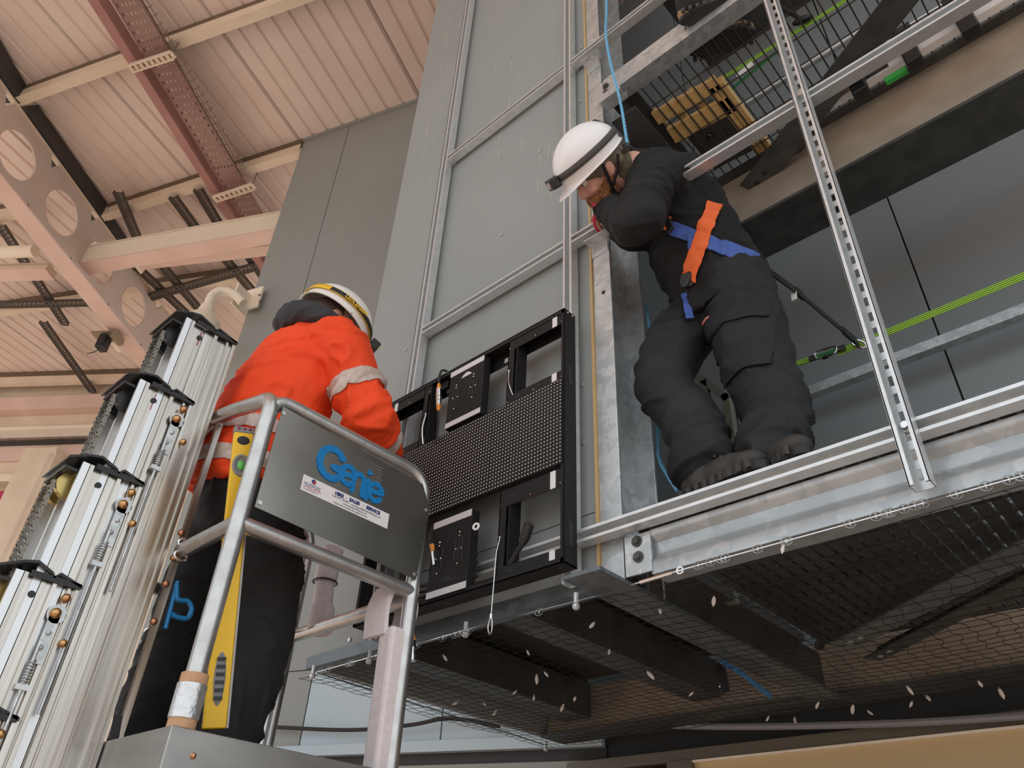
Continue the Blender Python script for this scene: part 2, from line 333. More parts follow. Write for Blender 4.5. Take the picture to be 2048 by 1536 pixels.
# ------------------------------------------------------------------ roof
ZR = 8.98
UR = V((0.934, 0.358, 0)); WR = V((-0.358, 0.934, 0))
def uw(u, v, z=ZR): p = at(u, v, Z=z); return V((p.dot(UR), p.dot(WR)))
ce = sroot('ceiling', 'profiled pinkish roof sheeting over the concourse', 'ceiling')
ua = uw(605, 270).x - 0.05; ub = uw(300, 255).x
step = (ua - ub) / 2 if abs(ua - ub) > 1.5 else (ua - ub)
W0, W1 = -4.2, 9.6
def sheet(u0, n, pitch):
    b = MB(); prof = []
    for i in range(n):
        x = u0 + i * pitch
        prof += [(x, 0), (x + pitch * 0.74, 0), (x + pitch * 0.84, 0.024), (x + pitch * 0.94, 0.024)]
    prof.append((u0 + n * pitch - 0.035, 0))
    vs = []
    for wv in (W0, W1):
        for x, h in prof: vs.append(UR * x + WR * wv + V((0, 0, ZR + h)))
    k = len(prof); b.add(vs, [(i, i + 1, k + i + 1, k + i) for i in range(k - 1)])
    o = b.build('roof_sheet', ROOF, ce); sm = o.modifiers.new('t', 'SOLIDIFY'); sm.thickness = 0.004; return o
wsh_ = abs(ua - ub); npan = 1; sw = wsh_ / npan; NR = max(3, round(sw / 0.21))
uu = ua + 4 * sw
while uu > -16.5:
    sheet(uu - sw, NR, sw / NR); uu -= sw
b = MB(); b.obox(UR * ((ua + 4 * sw - 16.5) / 2) + WR * ((W0 + W1) / 2) + V((0, 0, ZR + 0.15)), UR * ((ua + 4 * sw + 16.5) / 2), WR * ((W1 - W0) / 2), V((0, 0, 0.03))); b.build('roof_liner', DARK, ce)
def zpurlin(uv0, uv1, z, label, m=CREAM, ext0=0.0, ext1=0.0, h=0.2):
    p = at(*uv0, Z=z); q = at(*uv1, Z=z); d = (q - p).normalized(); p = p - d * ext0; q = q + d * ext1
    b = MB(); b.prof(p, q, [(0.03, 0), (0.03, 0.135), (0.024, 0.135), (0.024, 0.006), (-0.07, 0.006), (-0.07, 0)])
    r = thing('purlin', label, 'purlin'); b.build('z_section', m, r); b = MB(); b.bar(p + V((0, 0, 0.187)), q + V((0, 0, 0.187)), 0.05, 0.105); b.build('top_strip', mat('dark_brown_strip', (0.16, 0.11, 0.07), 0.7), r)  # plain dark brown strip between web and sheeting
    bb = MB()
    for t in (0.2, 0.5, 0.8):
        c = lerp(p, q, t); bb.cyl(c + V((0, 0, 0.1)) + d.cross(V((0, 0, 1))) * -0.004, c + V((0, 0, 0.1)) + d.cross(V((0, 0, 1))) * -0.016, 0.02, 8)
    bb.build('sag_rod_nut', DARK, r); return r
zpurlin((35, 200), (620, -12), ZR - 0.246, 'cream roof purlin nearest the top of the picture', ext1=0.9)
zpurlin((195, 438), (600, 306), ZR - 0.246, 'cream roof purlin meeting the grey wall top and cellular beam', ext0=-0.1, ext1=0.0)
zpurlin((-30, 440), (70, 424), ZR - 0.246, 'cream roof purlin seen through the beam hole', ext0=2.5)
zpurlin((-20, 630), (470, 560), ZR - 0.246, 'dusky roof purlin beyond the tie beam', CREAM, ext0=1.0)
zpurlin((-20, 770), (330, 760), ZR - 0.246, 'pale roof purlin at the far end of the sheeting', CREAM, ext0=1.0, h=0.19)
# cellular beam
A_ = at(0, 165, Z=8.72); B_ = at(344, 640, Z=8.72); dB = (B_ - A_).normalized(); sB = dB.cross(V((0, 0, 1)))
cb = thing('cellular_beam', 'deep pinkish roof beam with round holes through its web', 'beam')
zt, zb_ = 8.72, 7.80; hc = (zt + zb_) / 2; hr = 0.27
T0 = -1.8; T1 = (B_ - A_).length + 1.6
cen = []
for uv in [(28, 318), (107, 435), (180, 548), (255, 638)]:
    p = onplane(uv[0], uv[1], A_, sB); cen.append((p - A_).dot(dB))
pit = (cen[-1] - cen[0]) / 3; c0 = cen[0]
k0 = int(math.floor((T0 - c0) / pit)) ; b = MB(); n = 24
for k in range(k0, k0 + 9):
    cc = c0 + k * pit; a0 = cc - pit / 2; a1 = cc + pit / 2
    sol = k == 4
    for side in (-0.008, 0.008):
        ring = []; outer = []
        for j in range(n):
            a = 2 * math.pi * (j + 0.5) / n; ring.append((cc + hr * math.cos(a), hc + hr * math.sin(a)))
            ca, sa = math.cos(a), math.sin(a); hx = pit / 2; hz = (zt - zb_) / 2 - 0.02; kk = min(hx / max(abs(ca), 1e-6), hz / max(abs(sa), 1e-6)); outer.append((cc + ca * kk, hc + sa * kk))
        # exact corners
        vs = [A_.xy.to_3d() + dB * t + V((0, 0, z)) + sB * side for t, z in ring + outer]
        b.add(vs, [(j, (j + 1) % n, n + (j + 1) % n, n + j) for j in range(n)])
    vs = [A_.xy.to_3d() + dB * (cc + hr * math.cos(2 * math.pi * (j + 0.5) / n)) + V((0, 0, hc + hr * math.sin(2 * math.pi * (j + 0.5) / n))) + sB * sd2 for sd2 in (-0.012, 0.012) for j in range(n)]
    b.add(vs, [(j, (j + 1) % n, n + (j + 1) % n, n + j) for j in range(n)])
b.build('web', CREAM if False else mat('cell_web', (0.62, 0.50, 0.42), 0.5, 0, (0.56, 0.44, 0.37), 1.5), cb)
pa = A_.xy.to_3d() + dB * T0; pb = A_.xy.to_3d() + dB * T1
b = MB(); b.bar(pa + V((0, 0, zb_ - 0.008)), pb + V((0, 0, zb_ - 0.008)), 0.24, 0.022); b.build('bottom_flange', PINKB, cb)
b = MB(); b.bar(pa + V((0, 0, zt - 0.008)), pb + V((0, 0, zt - 0.008)), 0.06, 0.022); b.build('top_flange', CREAM, cb)
b = MB()
for t in (1.9, 4.4):
    q = A_.xy.to_3d() + dB * t
    b.bar(q + sB * 0.06 + V((0, 0, zt)), q + sB * 0.06 + V((0, 0, zt + 0.2)), 0.09, 0.01, sB); 
b.build('purlin_cleat', CREAML, cb)
# tie beam (box) from the cellular beam to behind the wall
def boxbeam(name, uv0, uv1, z, hgt, wd, label, m, mu, ext=0.0, cat='beam'):
    p = at(*uv0, Z=z); q = at(*uv1, Z=z); d = (q - p).normalized(); q = q + d * ext
    r = thing(name, label, cat); s_ = d.cross(V((0, 0, 1)))
    b = MB(); b.bar(p + V((0, 0, hgt / 2)), q + V((0, 0, hgt / 2)), wd - 0.02, hgt - 0.03); b.build('web', m, r)
    b = MB(); b.bar(p, q, wd, 0.016); b.build('bottom_flange', mu, r)
    b = MB(); b.bar(p + V((0, 0, hgt)), q + V((0, 0, hgt)), wd, 0.016); b.build('top_flange', m, r)
    b = MB(); b.obox(p + V((0, 0, hgt / 2)), d * 0.008, s_ * (wd / 2 + 0.03), V((0, 0, hgt / 2 + 0.05))); b.build('end_plate', CREAML, r)
    b = MB()
    for i in (-1, 1):
        for j in (0.2, 0.8): hexbolt(b, p + d * 0.008 + s_ * (wd / 2 + 0.015) * i + V((0, 0, hgt * j)), d, 0.02, 0.02)
    b.build('bolt', CREAM, r); return r
boxbeam('tie_beam', (128, 545), (560, 470), 7.98, 0.30, 0.20, 'cream box section tie beam bolted to the cellular beam', CREAML, PINKB, 0.6)
r = thing('roof_pipe', 'cream pipe beside the cellular beam', 'pipe'); b = MB(); b.cyl(at(-60, 508, Z=8.0), at(70, 502, Z=8.0), 0.075, 16); b.build('pipe_run', CREAML, r, True)
boxbeam('light_fitting', (275, 530), (545, 500), 8.25, 0.1, 0.16, 'pale batten light fitting hung behind the tie beam', CREAM, PINKB, 0.0, 'light')
boxbeam('light_fitting', (-60, 552), (100, 548), 7.9, 0.09, 0.2, 'pale batten light fitting left of the cellular beam', CREAM, PINKB, 0.0, 'light')
# red oxide rafter, perforated cable tray and wire basket next to it
ra = thing('rafter', 'dark red roof rafter running beside the perforated cable tray', 'rafter')
b = MB(); p = at(172, -40, Z=8.65); q = at(430, 372, Z=8.65); d = (q - p).normalized(); b.bar(p, q + d * 2.6, 0.10, 0.16); b.build('rafter_web', REDB, ra)
def perftray(name, uv0, uv1, z, wd, label, m, n0=0.0, ext=0.0, rows=None, nx=5, cat='cable tray'):
    p = at(*uv0, Z=z); q = at(*uv1, Z=z); d = (q - p).normalized(); q = q + d * ext; L = (q - p).length; s_ = d.cross(V((0, 0, 1)))
    r = thing(name, label, cat); b = MB()
    b.bar(p + s_ * wd / 2 + V((0, 0, 0.02)), q + s_ * wd / 2 + V((0, 0, 0.02)), 0.004, 0.05); b.bar(p - s_ * wd / 2 + V((0, 0, 0.02)), q - s_ * wd / 2 + V((0, 0, 0.02)), 0.004, 0.05); b.build('side_rail', m, r)
    b = MB()
    for i in range(nx + 1):
        o = s_ * (wd * (i / nx - 0.5)); b.bar(p + o, q + o, wd / nx * 0.62, 0.003)
    nr = rows or int(L / 0.09)
    for i in range(nr + 1):
        c = lerp(p, q, i / nr); b.bar(c - s_ * wd / 2, c + s_ * wd / 2, L / nr * 0.62, 0.0028)
    b.build('perforated_base', m, r); return r
perftray('cable_tray', (228, -40), (478, 388), 8.60, 0.26, 'wide perforated red brown cable tray under the roof', mat('tray_red', (0.26, 0.135, 0.12), 0.5, 0.2, (0.30, 0.19, 0.16), 2), ext=2.0, nx=6)
wbk = thing('wire_basket_tray', 'thin wire basket tray beside the perforated cable tray', 'cable tray')
p = at(268, -20, Z=8.62); q = at(488, 352, Z=8.62); d = (q - p).normalized(); s_ = d.cross(V((0, 0, 1))); b = MB()
for i, o in enumerate((-0.06, -0.02, 0.02, 0.06)): b.tube([p + s_ * o, q + s_ * o], 0.005, 5)
for i in range(26):
    c = lerp(p, q, i / 25); b.tube([c - s_ * 0.06 + V((0, 0, 0.05)), c - s_ * 0.06, c + s_ * 0.06, c + s_ * 0.06 + V((0, 0, 0.05))], 0.005, 5)
b.build('basket_wire', TRAY, wbk)
for i, (a_, b_, lab) in enumerate([((262, 137), (345, 110), 'upper slotted trapeze bracket holding the cable tray'), ((430, 398), (506, 373), 'lower slotted trapeze bracket holding the cable tray')]):
    r = thing('trapeze_bracket', lab, 'bracket'); p = at(*a_, Z=8.5); q = at(*b_, Z=8.5); b = MB(); L = (q - p).length; d = (q - p).normalized(); s_ = d.cross(V((0, 0, 1)))
    for o in (-0.035, 0.035): b.bar(p + s_ * o, q + s_ * o, 0.012, 0.05)
    for k in range(9): b.bar(lerp(p, q, k / 8) - s_ * 0.035, lerp(p, q, k / 8) + s_ * 0.035, 0.04, 0.006)
    b.build('slotted_channel', CREAM, r)
    b = MB()
    for t in (0.03, 0.97): b.cyl(lerp(p, q, t), lerp(p, q, t) + V((0, 0, ZR - 8.5)), 0.008, 6)
    b.build('threaded_rod', TRAY, r)
# other narrow trays and plain dark bars behind the tie beam
dk = [((-60, 40), (32, 196), 'dark roof bar at the picture edge', 0.24), ((48, 222), (205, 440), 'long dark roof bar along the cellular beam', 0.26), ((205, 440), (240, 490), 'short dark roof bar under the lower purlin', 0.16)]
for a_, b_, lab, wd in dk:
    r = thing('roof_dark_bar', lab, 'roof member'); b = MB(); b.bar(at(*a_, Z=8.84), at(*b_, Z=8.84), wd, 0.2); b.build('bar_body', DARK, r)
for i, (a_, b_, lab) in enumerate([((235, 385), (275, 480), 'narrow perforated tray left of three behind the tie beam'), ((345, 395), (400, 470), 'narrow perforated tray dropping to the tie beam middle'), ((395, 380), (440, 455), 'narrow perforated tray right of three behind the tie beam'),
        ((0, 452), (130, 650), 'narrow perforated tray seen left of the cellular beam'), ((262, 525), (395, 650), 'slotted tray behind the mast top, left one'), ((325, 535), (415, 640), 'slotted tray behind the mast top, middle one'), ((438, 505), (510, 590), 'slotted tray behind the wall edge, left one'), ((480, 490), (530, 560), 'slotted tray behind the wall edge, right one'),
        ((85, 645), (185, 785), 'dark bracing strut at the far end of the roof'), ((-40, 612), (225, 606), 'dark tray crossing left of the cellular beam'), ((298, 596), (512, 534), 'dark tray crossing right of the cellular beam')]):
    perftray('cable_tray', a_, b_, 8.66 - 0.05 * (i > 8), 0.10, lab, mat('tray_dark', (0.085, 0.07, 0.06), 0.5, 0.2), nx=2, rows=30)
# floodlight camera under the cellular beam
fl = thing('floodlight', 'small floodlight with a square reflector clamped under the cellular beam', 'light')
pf = at(212, 675, Z=7.7); e1 = dB; e2 = sB
b = MB(); b.obox(pf + V((0, 0, 0.02)), e1 * 0.10, e2 * 0.16, V((0, 0, 0.012))); b.obox(pf + V((0, 0, -0.02)) + e2 * 0.17, e1 * 0.10, e2 * 0.03, V((0, 0, 0.05))); b.build('reflector_plate', mat('bronze3', (0.30, 0.24, 0.17), 0.4, 0.5), fl)
b = MB(); b.obox(pf + V((0, 0, -0.10)), e1 * 0.07, e2 * 0.05, V((0, 0, 0.10))); b.build('lamp_housing', BLACKP, fl, bevel=0.01)
b = MB(); b.tube(spline([pf + V((0, 0, -0.18)), pf + V((-0.05, -0.05, -0.25)), pf + V((-0.12, -0.1, -0.27))]), 0.006, 6); b.build('cable', RUBBER, fl)
b = MB(); b.obox(pf + e1 * 0.1 + V((0, 0, 0.07)), e1 * 0.12, e2 * 0.03, V((0, 0, 0.012))); b.obox(pf + e1 * 0.2 + V((0, 0, 0.02)), e1 * 0.12, e2 * 0.02, V((0, 0, 0.012))); b.build('clamp', CREAML, fl)
# ------------------------------------------------------------------ far end wall
PF = at(0, 780, Z=8.9); QF = at(300, 768, Z=8.9); dF = (QF - PF).normalized(); dF.z = 0; dF.normalize(); nF = V((-dF.y, dF.x, 0))
if nF.dot(PF) < 0: nF = -nF
def far(u, v, off=0): return onplane(u, v, PF + nF * off, nF)
we = sroot('wall_far', 'cream end wall with steel columns and fascia beams beyond the lift', 'wall')
def farband(v0, v1, m, name, off, t=0.1, u0=-300, u1=520, um=150):
    z0 = far(um, v1, off).z; z1 = far(um, v0, off).z; p = far(u0, v0, off); q = far(u1, v0, off)
    b = MB(); c = (p + q) / 2; c.z = (z0 + z1) / 2; b.obox(c + nF * t / 2, dF * (p - q).length / 2, nF * t / 2, V((0, 0, abs(z1 - z0) / 2))); return b.build(name, m, we)
farband(768, 790, CREAM, 'eaves_purlin', -0.1); farband(790, 815, PINKB, 'eaves_channel', -0.25, 0.2)
farband(815, 850, CREAM, 'fascia_beam', -0.05, 0.3); farband(850, 856, CREAML, 'fascia_lip', -0.15, 0.3)
farband(856, 872, DARK, 'dark_gap', 0.3); farband(872, 876, TRAY, 'tray_edge', -0.1); farband(878, 885, DARK, 'black_pipe', -0.05)
farband(886, 918, PINKB, 'soffit_band', 0.0, 0.05); farband(918, 955, CREAM, 'wall_upper', 0.05, 0.05); farband(955, 1536, CREAML, 'wall_infill', 0.25, 0.1)
for (a_, b_, wd) in [((95, 905), (-70, 1390), 0.55), ((118, 915), (15, 1210), 0.12)]:
    p = far(*a_, -0.1); q = far(*b_, -0.1); b = MB(); b.bar(p, V((p.x, p.y, q.z)), wd, 0.3, nF); b.build('steel_column', CREAM, we)
for v in (945, 982, 1075): farband(v, v + 14, CREAML, 'wall_rail', -0.05, 0.12)
sg = thing('sign_board', 'magenta sign board at the far left edge of the picture', 'sign')
p = far(-80, 985, -0.12); q = far(30, 985, -0.12); z0 = far(0, 1055, -0.12).z; b = MB(); c = (p + q) / 2; c.z = (p.z + z0) / 2
b.obox(c, dF * (q - p).length / 2, nF * 0.02, V((0, 0, (p.z - z0) / 2))); b.build('board', MAGENTA, sg)
def text_mesh(body, size, m, parent, name, mw, extrude=0.0004, offset=0.0, shear=0.0, align='LEFT', spacing=1.0):
    cu = bpy.data.curves.new('t', 'FONT'); cu.body = body; cu.size = size; cu.extrude = extrude; cu.offset = offset; cu.shear = shear; cu.align_x = align; cu.space_character = spacing; cu.resolution_u = 4
    o = bpy.data.objects.new('t', cu); col.objects.link(o); dg = bpy.context.evaluated_depsgraph_get(); me = bpy.data.meshes.new_from_object(o.evaluated_get(dg))
    bpy.data.objects.remove(o, do_unlink=True); bpy.data.curves.remove(cu); me.materials.clear(); me.materials.append(m)
    r = bpy.data.objects.new(name, me); col.objects.link(r); r.parent = parent; r.matrix_local = mw; return r
def frame(o, x, y):
    x = V(x).normalized(); y = V(y); y = (y - x * x.dot(y)).normalized(); z = x.cross(y)
    return Matrix(((x.x, y.x, z.x, o[0]), (x.y, y.y, z.y, o[1]), (x.z, y.z, z.z, o[2]), (0, 0, 0, 1)))
pt = far(-14, 1030, -0.16); text_mesh('so', 0.42, WHITES, sg, 'lettering', frame(pt, dF if dF.dot(V(RW[0])) > 0 else -dF, (0, 0, 1)))

# ================================================================== STRUTS AND PLATFORM STEEL
fr = thing('strut_frame', 'zinc channel frame fixed over the grey wall beside the black screen', 'frame')
def strut(p, q, name='strut_channel', parent=fr, up=(0, -1, 0), m=STRUT, **k):
    b = MB(); b.prof(p, q, lipped(**k), up); return b.build(name, m, parent)
YS = 1.672
strut((-2.19, YS, 2.43), (-2.19, YS, 9.4)); strut((-1.315, YS, 2.43), (-1.315, YS, 9.4))
for z in (2.563, 3.835, 5.09):
    strut((-2.169, YS, z), (-1.337, YS, z)); strut((-1.293, YS, z), (1.3, YS, z))
b = MB()
for x in (-2.19, -1.315):
    for z in (2.563, 3.835, 5.09): b.box((x - 0.03, 1.674, z - 0.012), (x + 0.03, YW, z + 0.012))
b.build('standoff', GALV, fr)
b = MB()
for z in (3.80, 5.05): b.box((-1.237, 1.634, z - 0.02), (-1.13, 1.69, z - 0.015)); b.box((-1.237, 1.685, z - 0.07), (-1.16, 1.69, z - 0.015))
b.build('angle_bracket', GALV, fr)
ps = thing('perforated_strut', 'slotted upright zinc channel bolted across the front rails', 'strut')
# slotted back: open side faces the camera
xp, yb_, yf = -0.337, 1.628, 1.587; zt_, zb2 = 6.0, 2.405; h = 0.0205
b = MB()
for sgn in (-1, 1):
    b.box((xp + sgn * h - 0.0015, yf, zb2), (xp + sgn * h + 0.0015, yb_, zt_)); b.box((xp + sgn * (h - 0.004) - 0.005, yf, zb2), (xp + sgn * (h - 0.004) + 0.005, yf + 0.006, zt_))
b.build('side_wall', STRUT, ps)
b = MB(); b.box((xp - h, yb_ - 0.003, zb2), (xp - 0.0065, yb_, zt_)); b.box((xp + 0.0065, yb_ - 0.003, zb2), (xp + h, yb_, zt_))
z = zb2
while z < zt_: b.box((xp - 0.0066, yb_ - 0.003, z), (xp + 0.0066, yb_, min(z + 0.022, zt_))); z += 0.05
b.build('slotted_back', STRUT, ps)
b = MB(); hexbolt(b, (xp, yb_ - 0.003, 2.563), (0, -1, 0), 0.009, 0.014); hexbolt(b, (xp, yb_ - 0.003, 3.835), (0, -1, 0), 0.009, 0.014); b.build('bolt', CHROME, ps)
# column
cl = thing('steel_column', 'tall galvanised channel column beside the leaning worker', 'column')
b = MB(); b.box((-1.236, 1.69, 2.412), (-1.157, 1.70, 9.4)); b.build('front_flange', GALV, cl, bevel=0.002)
b = MB(); b.box((-1.232, 1.70, 2.412), (-1.222, 1.89, 9.4)); b.build('web', STEELD if False else GALV, cl)
b = MB(); b.box((-1.236, 1.89, 2.412), (-1.157, 1.90, 9.4)); b.build('back_flange', GALV, cl, bevel=0.002)
b = MB()
for uv in [(1204, 270), (1207, 585)]:
    p = at(*uv, Y=1.69); b.cyl(p + V((0, 0.002, 0)), p + V((0, -0.0015, 0)), 0.008, 12)
b.build('bolt_hole', SEAM, cl)
# front beam
fb = thing('front_beam', 'wide galvanised edge beam under the worker in the harness', 'beam')
b = MB(); b.prof((-1.06, 1.68, 2.475), (1.4, 1.68, 2.475), [(0, -0.065), (0, -0.034), (-0.004, -0.024), (-0.016, -0.010), (-0.018, 0.0), (-0.018, 0.03), (-0.004, 0.045), (0, 0.05), (0, 0.065), (-0.055, 0.065), (-0.055, 0.059), (-0.024, 0.059), (-0.024, -0.059), (-0.075, -0.059), (-0.075, -0.065)]); b.build('channel', GALVB, fb, True)
b = MB(); b.box((-1.142, 1.674, 2.418), (-1.056, 1.682, 2.535)); b.build('splice_plate', GALV, fb, bevel=0.001)
b = MB(); hexbolt(b, at(1274, 1083, Y=1.674), (0, -1, 0), 0.011, 0.012); hexbolt(b, at(1277, 1114, Y=1.674), (0, -1, 0), 0.011, 0.012); b.build('bolt', STEELD, fb)
# cross beam
cbm = thing('cross_beam', 'grey tapered cross beam running back under the platform corner', 'beam')
b = MB(); b.box((-1.254, 1.535, 2.392), (-1.128, 3.06, 2.404)); b.build('bottom_flange', BRACE, cbm, bevel=0.001)
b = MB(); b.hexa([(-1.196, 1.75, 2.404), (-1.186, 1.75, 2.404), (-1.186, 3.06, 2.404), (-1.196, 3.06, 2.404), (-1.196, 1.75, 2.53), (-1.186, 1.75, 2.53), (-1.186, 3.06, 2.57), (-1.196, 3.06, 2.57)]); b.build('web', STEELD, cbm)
b = MB(); b.box((-1.13, 1.76, 2.404), (-1.122, 1.83, 2.50)); b.build('stiffener', STEELD, cbm)
# lower back beam
lb = thing('back_beam', 'galvanised back beam under the platform, behind the bird net', 'beam')
WARMLIT = mat('back_beam_warm_lit', (0.46, 0.39, 0.31), 0.34, 0.35, (0.54, 0.47, 0.38), 7, bump=0.04)  # warm light from below is put into the base colour of the beams
def curved_web(x0, x1, y, z0, z1, bulge, par, m):
    k = 12; f_ = [(-bulge * (1 - (1 - i / k) ** 2), z0 + (z1 - z0) * i / k) for i in range(k + 1)]
    b = MB(); b.prof((x0, y, 0), (x1, y, 0), f_ + [(-bulge - 0.01, z1), (-bulge - 0.01, z0)]); b.build('web', m, par, True)
curved_web(-2.62, -1.22, 3.08, 2.412, 2.62, 0.03, lb, WARMLIT); curved_web(-1.215, 1.6, 3.08, 2.412, 2.62, 0.03, lb, WARMLIT)
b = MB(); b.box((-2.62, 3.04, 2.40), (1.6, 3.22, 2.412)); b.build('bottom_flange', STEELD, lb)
b = MB()
for uv in [(1607, 1332), (1600, 1276), (1640, 1290)]: hexbolt(b, at(*uv, Y=3.09), (0, -1, 0), 0.014, 0.016)
b.build('bolt', STEELD, lb)
# inner members seen through the net under the box
ub_ = thing('box_joist', 'dark joists inside the underside of the clad box', 'joist')
for x0, x1 in ((-2.45, -2.30), (-1.75, -1.62)):
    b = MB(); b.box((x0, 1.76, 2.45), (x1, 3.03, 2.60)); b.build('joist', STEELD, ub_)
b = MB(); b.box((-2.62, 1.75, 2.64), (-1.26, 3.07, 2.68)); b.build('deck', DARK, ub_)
# grating of the lower platform
gp = thing('platform_grating', 'dark bar grating that the worker in the harness stands on', 'grating')
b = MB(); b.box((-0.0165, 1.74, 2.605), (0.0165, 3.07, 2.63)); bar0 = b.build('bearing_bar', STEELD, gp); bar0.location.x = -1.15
for i in range(1, 58): share(bar0, 'bearing_bar', gp, Matrix.Translation((-1.15 + i * 0.045, 0, 0)))
b = MB(); b.box((-1.17, -0.004, 2.602), (1.45, 0.004, 2.626)); cb0 = b.build('cross_bar', STEELD, gp); cb0.location.y = 1.80
for i in range(1, 14): share(cb0, 'cross_bar', gp, Matrix.Translation((0, 1.80 + i * 0.098, 0)))
def brace(name, uv0, uv1, z, wd, label, m=BRACE, ext0=0.0, ext1=0.0, holes=False):
    p = at(*uv0, Z=z); q = at(*uv1, Z=z); d = (q - p).normalized(); p -= d * ext0; q += d * ext1
    r = thing(name, label, 'brace'); b = MB(); b.prof(p, q, [(-wd / 2, 0), (wd / 2, 0), (wd / 2, 0.006), (-wd / 2 + 0.006, 0.006), (-wd / 2 + 0.006, 0.05), (-wd / 2, 0.05)]); b.build('angle_section', m, r)
    b = MB(); s_ = d.cross(V((0, 0, 1)))
    for t in (0.05, 0.11): b.cyl(p + d * t + V((0, 0, 0.001)), p + d * t + V((0, 0, -0.004)), 0.011, 12)
    b.build('bolt', SEAM if holes else GALV, r); return r
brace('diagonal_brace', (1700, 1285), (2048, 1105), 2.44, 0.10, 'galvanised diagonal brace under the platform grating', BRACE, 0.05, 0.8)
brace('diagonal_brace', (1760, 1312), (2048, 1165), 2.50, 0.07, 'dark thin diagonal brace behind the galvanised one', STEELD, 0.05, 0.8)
# ------------------------------------------------------------------ upper platform
uf = thing('upper_front_beam', 'galvanised edge beam of the upper mesh platform', 'beam')
b = MB(); b.prof((-1.14, 1.68, 4.765), (1.4, 1.68, 4.765), [(0, -0.065), (0, 0.065), (-0.07, 0.065), (-0.07, 0.059), (-0.006, 0.059), (-0.006, -0.059), (-0.075, -0.059), (-0.075, -0.065)]); b.build('channel', GALV, uf)
b = MB(); b.box((-1.16, 1.672, 4.66), (-1.06, 1.68, 4.80)); b.build('end_cleat', GALV, uf, bevel=0.001); b = MB(); b.prof((-1.157, 1.69, 4.64), (-1.04, 1.69, 4.64), cchan(0.06, 0.05, 0.006), (0, 0, 1)); b.build('support_bracket', GALV, uf)
b = MB(); hexbolt(b, (-1.12, 1.672, 4.75), (0, -1, 0), 0.011, 0.014); hexbolt(b, (-1.12, 1.672, 4.70), (0, -1, 0), 0.011, 0.014); b.build('bolt', STEELD, uf)
um = thing('mesh_floor', 'welded wire mesh floor of the upper platform', 'mesh')
b = MB(); b.tube([(0, 1.757, 4.742), (0, 2.445, 4.742)], 0.0035, 6); w0 = b.build('wire', DARK, um); w0.location.x = -1.0
for i in range(1, 54): share(w0, 'wire', um, Matrix.Translation((-1.0 + i * 0.045, 0, 0)))
b = MB(); b.tube([(-1.02, 0, 4.736), (1.45, 0, 4.736)], 0.003, 6); w1 = b.build('cross_wire', DARK, um); w1.location.y = 1.76
for i in range(1, 6): share(w1, 'cross_wire', um, Matrix.Translation((0, 1.76 + i * 0.125, 0)))
ux = thing('upper_cross_beam', 'dark cross beam at the column end of the mesh platform', 'beam')
b = MB(); b.prof((-1.10, 1.77, 4.70), (-1.10, 2.43, 4.70), ibeam(0.13, 0.16)); b.build('i_section', DARK if False else mat('dark_beam', (0.07, 0.072, 0.07), 0.5, 0.2), ux)
ubk = thing('upper_back_beam', 'deep box beam along the back of the upper mesh platform', 'beam')
curved_web(-1.25, 1.9, 2.45, 4.36, 4.735, 0.05, ubk, WARMLIT)
b = MB(); b.box((-1.25, 2.44, 4.342), (1.9, 2.71, 4.36)); b.build('bottom_flange', STEELD, ubk); b = MB(); b.box((-1.25, 2.45, 4.735), (1.9, 2.71, 4.75)); b.build('top_flange', STEELD, ubk)
brace('upper_brace', (1512, 368), (1810, -10), 4.60, 0.13, 'dark heavy diagonal brace under the upper mesh platform', STEELD, 0.04, 0.6, True)
brace('upper_brace', (1570, 330), (1640, 225), 4.66, 0.07, 'short dark brace beside the heavy diagonal brace', STEELD, 0.0, 0.3)
# olive steel stand behind the legs
st_ = thing('steel_stand', 'olive grey steel stand glimpsed between the legs of the worker in the harness', 'stand')
OLIVE = mat('olive_steel', (0.20, 0.20, 0.165), 0.55, 0.2)
for (a_, c_, wd) in [((1405, 765), (1448, 935), 0.05), ((1452, 790), (1480, 935), 0.035), ((1395, 752), (1458, 800), 0.03)]:
    p = at(*a_, Y=2.55); q = at(*c_, Y=2.55)
    if abs(p.z - q.z) > 0.2: p = V((q.x, q.y, p.z)) if False else p; q = V((p.x, p.y, 2.632))
    b = MB(); b.bar(p, q, wd, 0.03, (0, 1, 0)); b.build('stand_leg' if abs(p.z - q.z) > 0.2 else 'stand_rail', OLIVE, st_)
# rails behind
bh = thing('back_guard_rail', 'galvanised angle guard rail along the back wall', 'rail')
b = MB(); p = at(1590, 800, Y=3.15); b.prof((-1.2, 3.15, p.z), (1.6, 3.15, p.z), [(0, 0), (0, 0.05), (-0.005, 0.05), (-0.005, 0.005), (-0.05, 0.005), (-0.05, 0)]); b.build('angle', GALV, bh)
bq = thing('upper_tube_rail', 'grey tube rail above the mesh platform near the back wall', 'rail'); p = at(1700, 95, Y=2.95); q = at(1470, 205, Y=2.95); b = MB(); zz = (p.z + q.z) / 2
b.cyl((q.x - 0.6, 2.95, zz), (p.x + 0.8, 2.95, zz), 0.024, 14); b.build('tube_run', GALV, bq, True)
